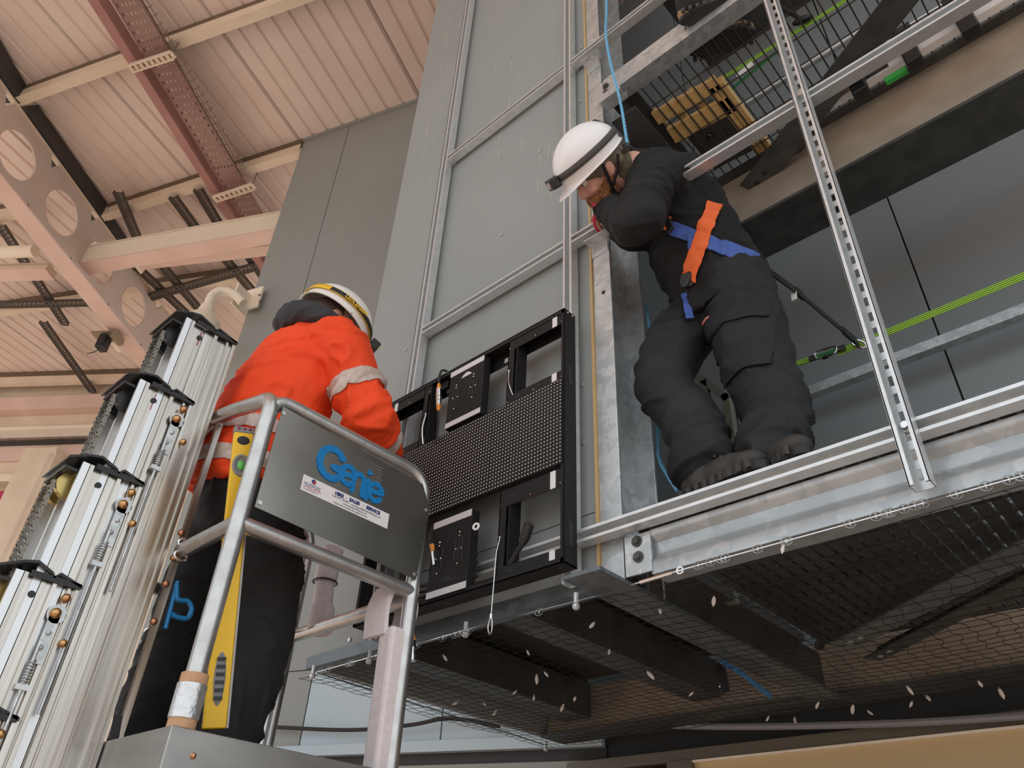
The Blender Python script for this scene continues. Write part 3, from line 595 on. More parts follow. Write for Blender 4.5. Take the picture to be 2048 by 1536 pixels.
# stack of white profiles with dark posts lying along the back of the mesh
for (v0, lab, yy, hh, mm) in [(206, 'lower white aluminium profile lying at the back of the mesh', 2.34, 0.05, WHITEP), (150, 'upper white aluminium profile lying at the back of the mesh', 2.40, 0.02, WHITEP)]:
    p = at(1660, v0, Y=yy); r = thing('white_profile', lab, 'profile'); b = MB(); b.box((p.x, yy, p.z), (1.5, yy + 0.04, p.z + hh)); b.build('profile_bar', mm, r, bevel=0.004)
    b = MB(); b.box((p.x + 0.12, yy - 0.003, p.z + hh * 0.2), (p.x + 0.26, yy, p.z + hh * 0.8)); b.box((p.x + 0.7, yy - 0.003, p.z + hh * 0.2), (p.x + 0.85, yy, p.z + hh * 0.8)); b.build('slot', BLACKP, r)
for i, u in enumerate((1730, 1840, 1955)):
    r = thing('dark_post', ['dark stub post nearest the diagonal brace', 'middle dark stub post between white profiles', 'dark stub post nearest the picture edge'][i], 'post')
    v = 205 - (u - 1730) * 0.55; p = at(u, v, Y=2.30); b = MB(); b.box((p.x - 0.032, 2.275, 4.75), (p.x + 0.032, 2.335, p.z + 0.06)); b.build('post_body', BLACKP, r, bevel=0.006); b = MB(); b.box((p.x - 0.042, 2.265, 4.746), (p.x + 0.042, 2.338, 4.775)); b.build('foot_plate', BLACKP, r)
gl_ = thing('green_level', 'small green block on the white profile', 'level'); p = at(1793, 152, Y=2.33); b = MB(); b.box((p.x - 0.045, 2.315, p.z - 0.015), (p.x + 0.045, 2.34, p.z + 0.015)); b.build('level_body', mat('bright_green', (0.03, 0.42, 0.07), 0.4), gl_, bevel=0.003)
# ================================================================== BLACK SCREEN CABINET
LX, LY, LZ = -2.236, 1.57, 2.44
sc_ = thing('screen_cabinet', 'black LED screen cabinet frame with one row of modules fitted', 'screen')
def lb_(mb, x0, x1, z0, z1, y0=0.0, y1=0.004): return mb.box((LX + x0, LY + y0, LZ + z0), (LX + x1, LY + y1, LZ + z1))
def lbox(name, m, *rects, par=sc_, bevel=0.0):
    b = MB()
    for r_ in rects: lb_(b, *r_)
    return b.build(name, m, par, bevel=bevel)
SZ = 0.958; D = 0.062
lbox('top_rail', BLACK, (0, SZ, 0.976, 0.982, 0, D), (0, SZ, 0.962, 0.982, 0, 0.003), (0, SZ, 0.918, 0.976, D - 0.003, D), (0.27, 0.345, 0.925, 0.962, 0.02, 0.023), bevel=0.001)
lbox('bottom_rail', BLACK, (0, SZ, 0.022, 0.028, 0, D), (0, SZ, 0.022, 0.04, 0, 0.003), (0, SZ, 0.028, 0.06, D - 0.003, D), bevel=0.001)
lbox('side_rail', BLACK, (SZ - 0.004, SZ, 0.022, 0.982, 0, D), (SZ - 0.014, SZ, 0.022, 0.982, 0, 0.003), bevel=0.001)
lbox('side_rail', BLACK, (0, 0.004, 0.022, 0.982, 0, D), (0, 0.014, 0.022, 0.982, 0, 0.003), bevel=0.001)
for x0, x1 in ((0.225, 0.268), (0.69, 0.735)):
    for z0, z1 in ((0.045, 0.335), (0.675, 0.965)): lbox('post', BLACK, (x0, x0 + 0.004, z0, z1, 0.003, 0.055), (x1 - 0.004, x1, z0, z1, 0.003, 0.055), (x0, x1 - 0.016, z0, z1, 0.003, 0.006))
def holed_plate(x0, x1, z0, z1):
    o = lbox('corner_plate', BLACK, (x0, x1, z0, z1, 0.0032, 0.0055)); hb = MB()
    for fx in (0.22, 0.8): lb_(hb, x0 + (x1 - x0) * fx - 0.010, x0 + (x1 - x0) * fx + 0.010, (z0 + z1) / 2 - 0.0035, (z0 + z1) / 2 + 0.0035, 0.0026, 0.0056)
    hb.build('slot', SEAM, o); ws = MB(); xw = 0.902 if x0 > 0.5 else 0.037; lb_(ws, xw, xw + 0.021, z0, z1, 0.0016, 0.0056); ws.build('foam_strip', WHITES, o)
    rb_ = MB()
    for fx in (0.03, 0.5, 0.97): rb_.cyl((LX + x0 + (x1 - x0) * fx, LY + 0.0032, LZ + z0 + 0.01), (LX + x0 + (x1 - x0) * fx, LY + 0.001, LZ + z0 + 0.01), 0.003, 8)
    rb_.build('rivet', CHROME, o)
for x0, x1 in ((0.006, 0.268), (0.69, 0.952)):
    for z0, z1 in ((0.918, 0.974), (0.675, 0.711), (0.272, 0.332), (0.026, 0.070)): holed_plate(x0, x1, z0, z1)
lbox('inner_edge_strip', WHITES, (0.9385, 0.9425, 0.711, 0.918, 0.01, 0.03), (0.9385, 0.9425, 0.075, 0.272, 0.01, 0.03))
for k in range(3):
    x0 = 0.006 + k * 0.3155; md = lbox('led_module', BLACK, (x0, x0 + 0.3145, 0.347, 0.672, -0.004, 0.018)); db = MB(); n = 24; pz = 0.324 / n; px = 0.3145 / n
    for i in range(n):
        for j in range(n):
            cx = LX + x0 + (i + 0.5) * px; cz = LZ + 0.3475 + (j + 0.5) * pz; y = LY - 0.004; q = 0.0021
            db.add([(cx - q, y, cz - q), (cx + q, y, cz - q), (cx + q, y, cz + q), (cx - q, y, cz + q), (cx, y - 0.003, cz)], [(0, 1, 4), (1, 2, 4), (2, 3, 4), (3, 0, 4)])
    tag(db.build('led_lens', LEDD, md), kind='stuff')
for ci, (z0, z1) in enumerate(((0.691, 0.958), (0.033, 0.308))):
    cv = lbox('power_supply_cover', BLACK, (0.386, 0.573, z0, z1, -0.006, 0.03), bevel=0.002)
    ws = MB(); lb_(ws, 0.388, 0.571, z1 - 0.026, z1 - 0.002, -0.0075, -0.005); lb_(ws, 0.388, 0.571, z0 + 0.002, z0 + 0.024, -0.0075, -0.005); ws.build('foam_strip', WHITES, cv)
    for cx in (0.428, 0.522):
        zc = (z0 + z1) / 2 + (0.006 if cx > 0.5 else -0.006); pts = []
        for a in range(24):
            t = 2 * math.pi * a / 24; pts.append(V((LX + cx + 0.017 * math.cos(t), LY - 0.0065, LZ + zc + 0.034 * (1 if math.sin(t) > 0 else -1) + 0.017 * math.sin(t))))
        hr_ = MB(); hr_.tube(pts + [pts[0]], 0.002, 6, cap=False); ho = hr_.build('handle_recess', BLACKP, cv)
        sb = MB(); lb_(sb, cx - 0.004, cx + 0.004, zc - 0.036, zc + 0.032, -0.0068, -0.004); sb.build('slot', SEAM, ho)
        wd = MB()
        for dx, dz in ((0, 0.047), (0, -0.05), (0.013, 0.0), (-0.013, 0.003), (0.0, 0.06)): wd.sph((LX + cx + dx, LY - 0.0065, LZ + zc + dz), 0.0035, 8, 6)
        wd.build('rivet', CHROME, ho)
    ar = MB(); za = z1 - 0.058 if ci == 0 else z0 + 0.045; w_ = 0.03
    ar.add([(LX + 0.48 - w_, LY - 0.0064, LZ + za), (LX + 0.48 + w_, LY - 0.0064, LZ + za), (LX + 0.48 + w_ * 0.5, LY - 0.0064, LZ + za + 0.014), (LX + 0.48, LY - 0.0064, LZ + za + 0.02), (LX + 0.48 - w_ * 0.6, LY - 0.0064, LZ + za + 0.012)], [(0, 1, 2, 3, 4)])
    ar.build('arrow_cutout', WHITES if ci == 0 else SEAM, cv)
b = MB()
for z in (0.30, 0.69):
    zc = LZ + (0.12 if z < 0.5 else 0.70) ; pts = [(LX + SZ + 0.0012, LY + 0.03 + 0.010 * math.cos(t * math.pi / 8), zc + (0.03 if math.sin(t * math.pi / 8) > 0 else -0.03) + 0.010 * math.sin(t * math.pi / 8)) for t in range(16)]
    b.add(pts, [tuple(range(16))])
b.build('side_slot', SEAM, sc_)
b = MB()
for z in (0.06, 0.17, 0.35, 0.45, 0.6, 0.78, 0.84, 0.95):
    b.cyl((LX + SZ + 0.0002, LY + 0.03, LZ + z), (LX + SZ + 0.001, LY + 0.03, LZ + z), 0.004, 8)
for x in (0.12, 0.3, 0.45, 0.62, 0.78): b.cyl((LX + x, LY + 0.03, LZ + 0.0222), (LX + x, LY + 0.03, LZ + 0.0212), 0.02 if x in (0.3, 0.45) else 0.006, 12)
b.build('drilled_hole', SEAM, sc_)
b = MB(); lb_(b, 0.30, 0.34, 0.93, 0.95, 0.055, 0.058); lb_(b, 0.62, 0.665, 0.93, 0.95, 0.055, 0.058); b.build('oval_cutout', WHITES, sc_)
# bolts on the top right corner
b = MB()
for y in (0.02, 0.045): b.sph((LX + SZ, LY + y, LZ + 0.972), 0.004, 8, 6)
b.build('corner_screw', CHROME, sc_)
# signal cable with orange collars
def inline_connector(parent, p, q, label=None):
    p = V(p); q = V(q); d = (q - p).normalized(); L = (q - p).length; c = MB()
    c.cyl(p + d * L * 0.2, p + d * L * 0.8, 0.0105, 14); c.cyl(p + d * L * 0.42, p + d * L * 0.48, 0.0125, 14); c.cyl(p + d * L * 0.55, p + d * L * 0.62, 0.0125, 14); c.build('metal_body', CHROME, parent, True)
    c = MB(); c.cyl(p, p + d * L * 0.2, 0.006, 12, 0.010); c.cyl(q - d * L * 0.2, q, 0.010, 12, 0.006); c.build('orange_collar', CONN, parent, True)
cw = thing('signal_cable', 'black signal cable with chrome connector and orange collars at upper screen', 'cable')
pc0 = at(878, 768, Y=1.56); pc1 = at(877, 822, Y=1.56); b = MB(); b.tube(spline([at(893, 742, Y=1.60), at(884, 741, Y=1.57), at(879, 752, Y=1.56), pc0]), 0.005, 8); b.tube(spline([pc1, at(876, 850, Y=1.56), at(873, 885, Y=1.562)]), 0.004, 8); b.build('cable_run', RUBBER, cw); inline_connector(cw, pc0, pc1)
cw = thing('signal_cable', 'dangling black signal cable with open chrome plug below the screen', 'cable')
p0 = at(826, 1268, Y=1.5); p1 = at(823, 1322, Y=1.5); b = MB(); b.tube(spline([at(833, 1205, Y=1.57), at(829, 1235, Y=1.52), p0]), 0.004, 8); b.build('cable_run', RUBBER, cw)
b = MB(); dd = (p1 - p0); b.cyl(p0, p0 + dd * 0.25, 0.005, 12, 0.010); b.build('orange_collar', CONN, cw, True); b = MB(); b.cyl(p0 + dd * 0.25, p0 + dd * 0.5, 0.010, 14); b.build('grip', BLACKP, cw, True); b = MB(); b.cyl(p0 + dd * 0.5, p0 + dd * 0.8, 0.010, 14); b.cyl(p0 + dd * 0.78, p1, 0.013, 14); b.build('metal_body', CHROME, cw, True)
cw = thing('signal_cable', 'black cable with orange collar hanging left of the lower cover', 'cable')
b = MB(); b.tube(spline([at(866, 1050, Y=1.57), at(860, 1075, Y=1.555), at(864, 1095, Y=1.552)]), 0.004, 8); b.build('cable_run', RUBBER, cw); b = MB(); b.cyl(at(864, 1090, Y=1.552), at(865, 1102, Y=1.552), 0.009, 12, 0.007); b.build('orange_collar', CONN, cw, True); b = MB(); b.tube([at(865, 1102, Y=1.552), at(868, 1130, Y=1.555)], 0.0045, 8); b.build('metal_body', CHROME, cw)
pw = thing('power_plug', 'black power lead with thick plug rising from the lower right opening', 'plug')
b = MB(); b.tube(spline([at(1020, 1128, Y=1.575), at(1034, 1105, Y=1.565), at(1046, 1086, Y=1.555)]), 0.008, 10); b.build('lead', RUBBER, pw, True); b = MB(); b.tube([at(1044, 1088, Y=1.556), at(1050, 1075, Y=1.554), at(1056, 1056, Y=1.552), at(1059, 1048, Y=1.55)], [0.011, 0.017, 0.016, 0.016], 14); b.build('plug_body', BLACKP, pw, True)
b = MB(); b.cyl(at(1058.6, 1049, Y=1.548), at(1059.2, 1047, Y=1.546), 0.010, 12); b.build('socket', SEAM, pw)
sw_ = thing('safety_wire', 'long steel safety wire hanging with a looped end below the screen', 'wire')
pl = [at(1000, 1075, Y=1.57), at(992, 1110, Y=1.56), at(988, 1160, Y=1.553), at(982, 1232, Y=1.55)]; b = MB(); b.tube(spline(pl), 0.0016, 6); lp = pl[-1]; b.tube(spline([lp, at(976, 1252, Y=1.55), at(978, 1268, Y=1.55), at(983, 1262, Y=1.55), at(984, 1245, Y=1.55), lp]), 0.0018, 6); b.build('wire_rope', CHROME, sw_)
b = MB(); b.sph(pl[0], 0.005); b.cyl(lp + V((0, 0, 0.006)), lp - V((0, 0, 0.008)), 0.004, 8); b.build('ferrule', CHROME, sw_)
for (a_, b_, lab) in [((1018, 742), (1026, 790), 'short steel wire on the upper right post'), ((852, 828), (846, 888), 'short steel wire on the upper left post')]:
    r = thing('safety_wire', lab, 'wire'); b = MB(); p = at(*a_, Y=1.566); q = at(*b_, Y=1.566); b.tube(spline([p, lerp(p, q, 0.5) + V((-0.004, -0.008, 0)), q]), 0.0022, 6); b.sph(p, 0.005); b.build('wire_rope', CHROME, r)
wr = thing('white_cable_ring', 'small white plastic ring at the edge of the lower cover', 'ring'); p = at(952, 1053, Y=1.56); b = MB(); b.torus(p, (0.010, 0.002, 0), (0, 0, 0.010), 0.004, 16, 8); b.build('ring', WHITEP, wr, True)
# dark loom behind lower part
cw = thing('cable_loom', 'black cable loom sagging behind the lower screen opening', 'cable'); b = MB()
for k in range(5): b.tube(spline([at(790 + k * 4, 1105 + k * 10, Y=1.585), at(830, 1170 + k * 12, Y=1.59), at(900, 1150 + k * 8, Y=1.595), at(955, 1110 + k * 14, Y=1.60)]), 0.006, 6)
b.build('cable_run', RUBBER, cw, True)

# ================================================================== LIFT
XL = -1.73
def lp_(u, v, dx=0.0): return at(u, v, X=XL + dx)
zT = 2.815; zM = 2.425; y1, y2 = 0.815, 1.405; zF = 1.80; zTo = 1.935; XB = -2.36
lf = thing('mast_lift', 'aluminium mast lift with stepped columns and tubular work cage', 'lift')
TR = 0.0225
def bend(p, c, q, r=0.06, n=6):
    p, c, q = V(p), V(c), V(q); a = (p - c).normalized(); b2 = (q - c).normalized(); s0 = c + a * r; s1 = c + b2 * r
    return [((1 - t) ** 2) * s0 + 2 * t * (1 - t) * c + t * t * s1 for t in [i / n for i in range(n + 1)]]
A0 = V((XL, y1, zF)); A1 = V((XL, y1, zT)); A2 = V((XL, y2, zT)); A3 = V((XL, y2, zF))
b = MB(); b.tube([A0] + bend(A0, A1, A2, 0.07) + bend(A1, A2, A3, 0.09) + [A3], TR, 16); b.build('guard_hoop', TUBE, lf, True)
b = MB(); b.tube([(XL, y1, zM), (XL, y2, zM)], TR * 0.95, 16); b.build('mid_tube', TUBE, lf, True)
zt2 = lp_(545, 770).z
b = MB(); b.tube([(-2.06, y1 - 0.01, zT + 0.06), (-1.95, y1 - 0.005, zT + 0.045)] + bend((-1.95, y1, zT + 0.02), (XL + 0.005, y1, zT + 0.005), (XL, y1, zM), 0.06) + [(XL, y1, zT - 0.1)], TR, 16); b.build('top_tube', TUBE, lf, True)
b = MB(); b.tube([(-2.02, y1, zM + 0.0), (XL, y1, zM + 0.0)], TR * 0.95, 16); b.build('mid_tube', TUBE, lf, True)
b = MB(); b.tube([(XB, y2, zM - 0.02), (XL, y2, zM - 0.02)], TR * 0.95, 16); b.build('entry_bar', TUBE, lf, True)
B0 = V((XB, y1, zF)); B1 = V((XB, y1, zT)); B2 = V((XB, y2, zT)); B3 = V((XB, y2, zF)); b = MB(); b.tube([B0] + bend(B0, B1, B2, 0.07) + bend(B1, B2, B3, 0.09) + [B3], TR, 16); b.tube([(XB, y1, zM), (XB, y2, zM)], TR * 0.9, 12); b.tube([(XB, y1, zT), (-2.06, y1, zT + 0.05)], TR, 12); b.build('guard_hoop', TUBE, lf, True)
# floor tray
b = MB(); b.box((XB - 0.03, y1 - 0.03, zF - 0.02), (XL + 0.03, y2 + 0.03, zF)); b.build('floor_plate', SHEET, lf)
b = MB(); b.box((XL + 0.022, y1 - 0.03, zF - 0.12), (XL + 0.03, y2 + 0.03, zTo)); b.build('toe_board', TOEM, lf, bevel=0.002)
b = MB(); b.box((XB - 0.03, y1 - 0.034, zF - 0.12), (XL + 0.03, y1 - 0.027, zTo)); b.build('toe_board', TOEM, lf, bevel=0.002)
b = MB(); b.box((XB - 0.03, y2 + 0.022, zF - 0.12), (XL + 0.03, y2 + 0.03, zTo - 0.06)); b.build('toe_board', TOEM, lf, bevel=0.002)
b = MB(); b.sph((XL + 0.03, y1 + 0.03, zTo - 0.05), 0.007); b.sph((XL + 0.03, y2 - 0.04, zTo - 0.05), 0.007); b.build('toe_screw', BRASS, lf)
# sign panel
XP = XL + 0.024
sp = MB(); pc = [(y1 + 0.02, zM + 0.045), (y2 - 0.01, zM + 0.03), (y2 + 0.012, zT - 0.12), (y2 - 0.03, zT - 0.045), (y1 + 0.025, zT - 0.03)]
sp.add([(XP, y, z) for y, z in pc] + [(XP + 0.002, y, z) for y, z in pc], [(4, 3, 2, 1, 0), (5, 6, 7, 8, 9)] + [(i, (i + 1) % 5, 5 + (i + 1) % 5, 5 + i) for i in range(5)])
spo = sp.build('sign_panel', SHEET, lf)
XF = XP + 0.0026
b = MB()
for y, z in ((y1 + 0.03, zT - 0.05), (y1 + 0.03, zM + 0.06), (y2 - 0.015, zM + 0.045), (y2 - 0.0, zT - 0.125)): b.cyl((XP, y, z), (XP + 0.006, y, z), 0.006, 10)
b.build('panel_screw', CHROME, spo)
def sgn(u, v): return at(u, v, X=XF)
def sfr(u, v): p = sgn(u, v); return frame(p, (0, 1, 0), (0, 0, 1))
gy0 = sgn(643, 935).y; gy1 = sgn(762, 985).y; gz = sgn(643, 938).z
gsz = 0.135
def stroke(mb, pts, wd, x0, y0, sc_):
    ps_ = [V((XF + 0.0006, x0 + p[0] * sc_, y0 + p[1] * sc_)) for p in pts]
    for k_, (a_, c_) in enumerate(zip(ps_[:-1], ps_[1:])): mb.bar(a_, c_, wd * sc_, 0.0012 + 0.00004 * (len(mb.v) % 97), (1, 0, 0))
    for k_, p in enumerate(ps_): mb.cyl(p - V((0.0006, 0, 0)), p + V((0.0006 + 0.00003 * (len(mb.v) % 89), 0, 0)), wd * sc_ / 2, 14)
def arc(cx, cy, rx, ry, a0, a1, n=14): return [(cx + rx * math.cos(math.radians(a0 + (a1 - a0) * i / n)), cy + ry * math.sin(math.radians(a0 + (a1 - a0) * i / n))) for i in range(n + 1)]
def glyph(strokes, wd, pos, sc_):
    b = MB(); p = sgn(*pos)
    for st in strokes: stroke(b, st, wd, p.y, p.z, sc_)
    b.build('logo_letter', BLUEM, spo)
e_st = [[(-0.34, 0.02)] + arc(0, 0, 0.36, 0.36, 0, 318, 18)]
e_st = [arc(0, 0, 0.34, 0.36, 12, 325, 18), [(-0.30, -0.04), (0.30, 0.06)]]
glyph([arc(0, 0, 0.55, 0.60, 40, 345, 20), [(0.52, -0.12), (0.12, -0.12)]], 0.29, (664, 927), 0.077)
glyph(e_st, 0.22, (696, 951), 0.077)
glyph([[(-0.24, -0.42), (-0.24, 0.36)], [(-0.24, 0.05)] + arc(0.0, 0.10, 0.24, 0.26, 160, 0, 10) + [(0.24, -0.42)]], 0.22, (717, 966), 0.077)
glyph([[(0, -0.42), (0, 0.30)], [(0, 0.66), (0.001, 0.66)]], 0.23, (734, 976), 0.077)
glyph(e_st, 0.22, (750, 985), 0.075)
hd = MB()
for i in range(15):
    for j in range(10):
        y = gy0 + 0.085 + i * 0.0085 + (0.004 if j % 2 else 0); z = gz + 0.005 + j * 0.010; r_ = 0.0004 + 0.0013 * (i / 15)
        hd.cyl((XF, y, z), (XF + 0.0012, y, z), r_, 6)
tag(hd.build('halftone_dot', mat('dot_silver', (0.60, 0.58, 0.52), 0.4, 0.6), spo), kind='stuff')
c0, c1, c2, c3 = sgn(608, 943), sgn(777, 1033), sgn(774, 1062), sgn(602, 975)
ly0, ly1 = (c0.y + c3.y) / 2, (c1.y + c2.y) / 2; lz1, lz0 = (c0.z + c1.z) / 2, (c2.z + c3.z) / 2
b = MB(); b.box((XF, ly0, lz0), (XF + 0.0008, ly1, lz1)); lab = b.build('hire_label', LABELW, spo)
XT = XF + 0.0012; LH = lz1 - lz0; LWd = ly1 - ly0
def lt(body, fx, fz, size, m, **k): text_mesh(body, size * LH, m, lab, 'printed_text', frame((XT, ly0 + fx * LWd, lz0 + fz * LH), (0, 1, 0), (0, 0, 1)), 0.0002, **k)
lt('HUDSON', 0.02, 0.42, 0.27, INKB); lt('LIFTING LIMITED', 0.02, 0.27, 0.165, INKR); lt('www.hudsonlifting.co.uk', 0.022, 0.15, 0.10, INKK)
lt('HIRE', 0.355, 0.66, 0.30, INKB, offset=0.0009); lt('\u2022', 0.475, 0.66, 0.30, INKR); lt('SALES', 0.52, 0.66, 0.30, INKB, offset=0.0009); lt('\u2022', 0.675, 0.66, 0.30, INKR); lt('SERVICE', 0.72, 0.66, 0.30, INKB, offset=0.0009)
lt('Tel:', 0.325, 0.47, 0.17, INKR); lt('01392 363841', 0.36, 0.47, 0.19, INKB); lt('southwest@hudsonlifting.co.uk', 0.55, 0.45, 0.18, INKK); lt('www.hudsonlifting.co.uk', 0.46, 0.27, 0.18, INKK); lt('Nationwide branches throughout the UK', 0.36, 0.10, 0.15, INKK)
b = MB(); cc = V((XT, ly0 + 0.115 * LWd, lz0 + 0.80 * LH)); b.cyl(cc, cc + V((0.0006, 0, 0)), LH * 0.15, 18); b.build('round_emblem', INKB, lab); b = MB(); b.cyl(cc + V((0, 0.003, -0.002)), cc + V((0.001, 0.003, -0.002)), LH * 0.10, 14); b.build('red_flame', INKR, lab)
# ---- mast columns
XM = -2.03
def ml(u, v): return at(u, v, X=XM)
cols = [((478, 662), (345, 655), 0), ((390, 787), (250, 775), 1), ((290, 947), (130, 945), 2), ((160, 1162), (-5, 1150), 3), ((30, 1430), (-150, 1420), 4)]
def chain(mb, p, q, axis=(1, 0, 0), pitch=0.0175):
    p = V(p); q = V(q); d = (q - p).normalized(); L = (q - p).length; n = int(L / pitch); ax = V(axis); pr = d.cross(ax)
    for i in range(n):
        c = p + d * (i + 0.5) * pitch; o = 0.006 if i % 2 else 0.0038
        for s in (-1, 1):
            cc = c + ax * o * s; h_ = pitch * 0.60; w_ = 0.0066
            ring = [cc + d * h_ + pr * w_ * 0.7, cc + d * h_ * 0.5 + pr * w_, cc + pr * w_ * 0.42, cc - d * h_ * 0.5 + pr * w_, cc - d * h_ + pr * w_ * 0.7, cc - d * h_ - pr * w_ * 0.7, cc - d * h_ * 0.5 - pr * w_, cc - pr * w_ * 0.42, cc + d * h_ * 0.5 - pr * w_, cc + d * h_ - pr * w_ * 0.7]
            mb.add([x - ax * 0.0012 for x in ring] + [x + ax * 0.0012 for x in ring], [tuple(range(10))[::-1], tuple(range(10, 20))] + [(k, (k + 1) % 10, 10 + (k + 1) % 10, 10 + k) for k in range(10)])
        mb.cyl(c - ax * 0.008 + d * pitch * 0.5, c + ax * 0.008 + d * pitch * 0.5, 0.0026, 6)
CW = 0.175
for ru, lu, i in cols:
    pr, pl = ml(*ru), ml(*lu); ya, yb2 = pl.y, pr.y; zt3 = (pr.z + pl.z) / 2; xf = XM + 0.004 * i; zb3 = 0.35
    yo = ya + 0.045   # chain recess depth
    c = thing('c', '', ''); bpy.data.objects.remove(c)
    # profiled side face: polygon in (Y, X) extruded in Z
    wv = yb2 - yo; prof_ = [(0, 0.006), (0.012, 0.006), (0.012, 0.0), (0.30 * wv, 0.0), (0.31 * wv, -0.003), (0.33 * wv, -0.003), (0.34 * wv, 0.0), (0.52 * wv, 0.0), (0.53 * wv, 0.009), (0.60 * wv, 0.009), (0.61 * wv, -0.003), (0.80 * wv, -0.003), (0.81 * wv, 0.007), (0.86 * wv, 0.007), (0.87 * wv, 0.0), (0.93 * wv, 0.0), (0.94 * wv, 0.010), (wv, 0.010), (wv, -CW), (wv - 0.01, -CW), (wv - 0.01, -0.012), (0.02, -0.012), (0.02, -CW), (0, -CW)]
    b = MB(); vs = [(xf + dx, yo + dy, z) for z in (zb3, zt3) for dy, dx in prof_]; n = len(prof_)
    b.add(vs, [(k, (k + 1) % n, n + (k + 1) % n, n + k) for k in range(n)] + [tuple(range(n))[::-1], tuple(range(n, 2 * n))])
    co = b.build('mast_column', ALU, lf)
    b = MB(); b.box((xf - CW, ya + 0.005, zb3), (xf - CW + 0.005, yo, zt3 - 0.005)); b.box((xf - 0.004, yo - 0.018, zb3), (xf + 0.006, yo + 0.002, zt3)); b.box((xf - CW * 0.55 - 0.008, yo - 0.012, zb3), (xf - CW * 0.55 + 0.008, yo, zt3 - 0.06)); b.build('flange', ALUW, co)
    # black top cap
    yc0, yc1 = ya - 0.012, yb2 + 0.004; zc = zt3 + 0.004; xa, xb = xf - CW + 0.01, xf + 0.014
    pro = [(yc0, -0.012), (yo - 0.01, 0.012), (yo + 0.02, 0.020), (yo + 0.45 * wv, 0.004), (yo + 0.5 * wv, -0.004), (yo + 0.58 * wv, 0.008), (yc1, -0.008)]
    b = MB(); vs = [(x, y, zc + dz + e) for x in (xa, xb) for e in (0, 0.007) for y, dz in pro]; k7 = len(pro)
    fs = [(j, j + 1, k7 + j + 1, k7 + j) for j in range(k7 - 1)] + [(2 * k7 + j, 2 * k7 + j + 1, 3 * k7 + j + 1, 3 * k7 + j) for j in range(k7 - 1)] + [(j, j + 1, 2 * k7 + j + 1, 2 * k7 + j) for j in range(k7 - 1)] + [(k7 + j, k7 + j + 1, 3 * k7 + j + 1, 3 * k7 + j) for j in range(k7 - 1)] + [(0, k7, 3 * k7, 2 * k7), (k7 - 1, 2 * k7 - 1, 4 * k7 - 1, 3 * k7 - 1)]
    b.add(vs, fs); cp = b.build('top_cap', BLACKP, co)
    b = MB(); b.box((xb - 0.004, yo + 0.1 * wv, zc - 0.012), (xb, yc1 - 0.004, zc + 0.002)); b.box((xa + 0.02, yc0 + 0.005, zc - 0.032), (xb - 0.02, yo - 0.02, zc - 0.024)); b.build('cap_skirt', BLACKP, co)
    # pulleys and chains
    for j, xc in enumerate((xf - 0.045, xf - 0.105)):
        zp = zt3 - 0.055; b = MB(); b.cyl((xc - 0.009, yo - 0.012, zp), (xc + 0.009, yo - 0.012, zp), 0.036, 20); b.build('pulley', GOLD if i in (2, 3) else BLACKP, co, True)
        b = MB(); arc = [(xc, yo - 0.012 - 0.04 * math.cos(t), zp + 0.04 * math.sin(t)) for t in [0, 0.4, 0.8, 1.2, 1.57]]
        for a_, c_ in zip(arc[:-1], arc[1:]): chain(b, a_, c_)
        chain(b, (xc, yo - 0.052, zp), (xc, yo - 0.052, zp - 0.42)); b.build('chain', CHAIN, co)
    # fixings on the face
    b = MB(); b.cyl((xf, yo + 0.27 * wv, zt3 - 0.045), (xf + 0.003, yo + 0.27 * wv, zt3 - 0.045), 0.0085, 14); b.build('bush', BLACKP, co)
    b = MB(); b.box((xf + 0.0005, yo + 0.265 * wv, zt3 - 0.075), (xf + 0.0012, yo + 0.285 * wv, zt3 - 0.02)); b.build('paint_mark', mat('mark_red', (0.35, 0.03, 0.04), 0.6), co)
    if i > 0:
        ys = yb2 - 0.028
        b = MB(); b.sph((xf + 0.012, ys + 0.006, zt3 - 0.035), 0.011, 12, 8); b.sph((xf + 0.014, ys - 0.004, zt3 - 0.075), 0.013, 12, 8); b.sph((xf + 0.014, ys + 0.036, zt3 - 0.115 - 0.02 * (i % 2)), 0.010, 12, 8); b.build('acorn_bolt', BRASS, co, True)
        b = MB(); b.cyl((xf + 0.006, ys, zt3 - 0.075), (xf + 0.010, ys, zt3 - 0.075), 0.022, 18); b.box((xf + 0.006, ys - 0.014, zt3 - 0.19), (xf + 0.010, ys + 0.010, zt3 - 0.075)); b.sph((xf + 0.012, ys - 0.002, zt3 - 0.12), 0.006); b.sph((xf + 0.012, ys - 0.006, zt3 - 0.155), 0.006); b.build('latch_plate', GALV, co, True)
        b = MB(); sp_ = [(xf + 0.016 + 0.007 * math.cos(t * 1.0), ys - 0.012 + 0.007 * math.sin(t), zt3 - 0.185 - t * 0.00105) for t in np.arange(0, 6.28 * 8, 0.5)]; b.tube(sp_, 0.0018, 5); b.tube([(xf + 0.016, ys - 0.012, zt3 - 0.15), (xf + 0.016, ys - 0.013, zt3 - 0.6)], 0.004, 8); b.obox((xf + 0.016, ys - 0.013, zt3 - 0.245), (0.006, 0, 0), (0, 0.014, 0), (0, 0, 0.006)); b.build('return_spring', GALV, co)
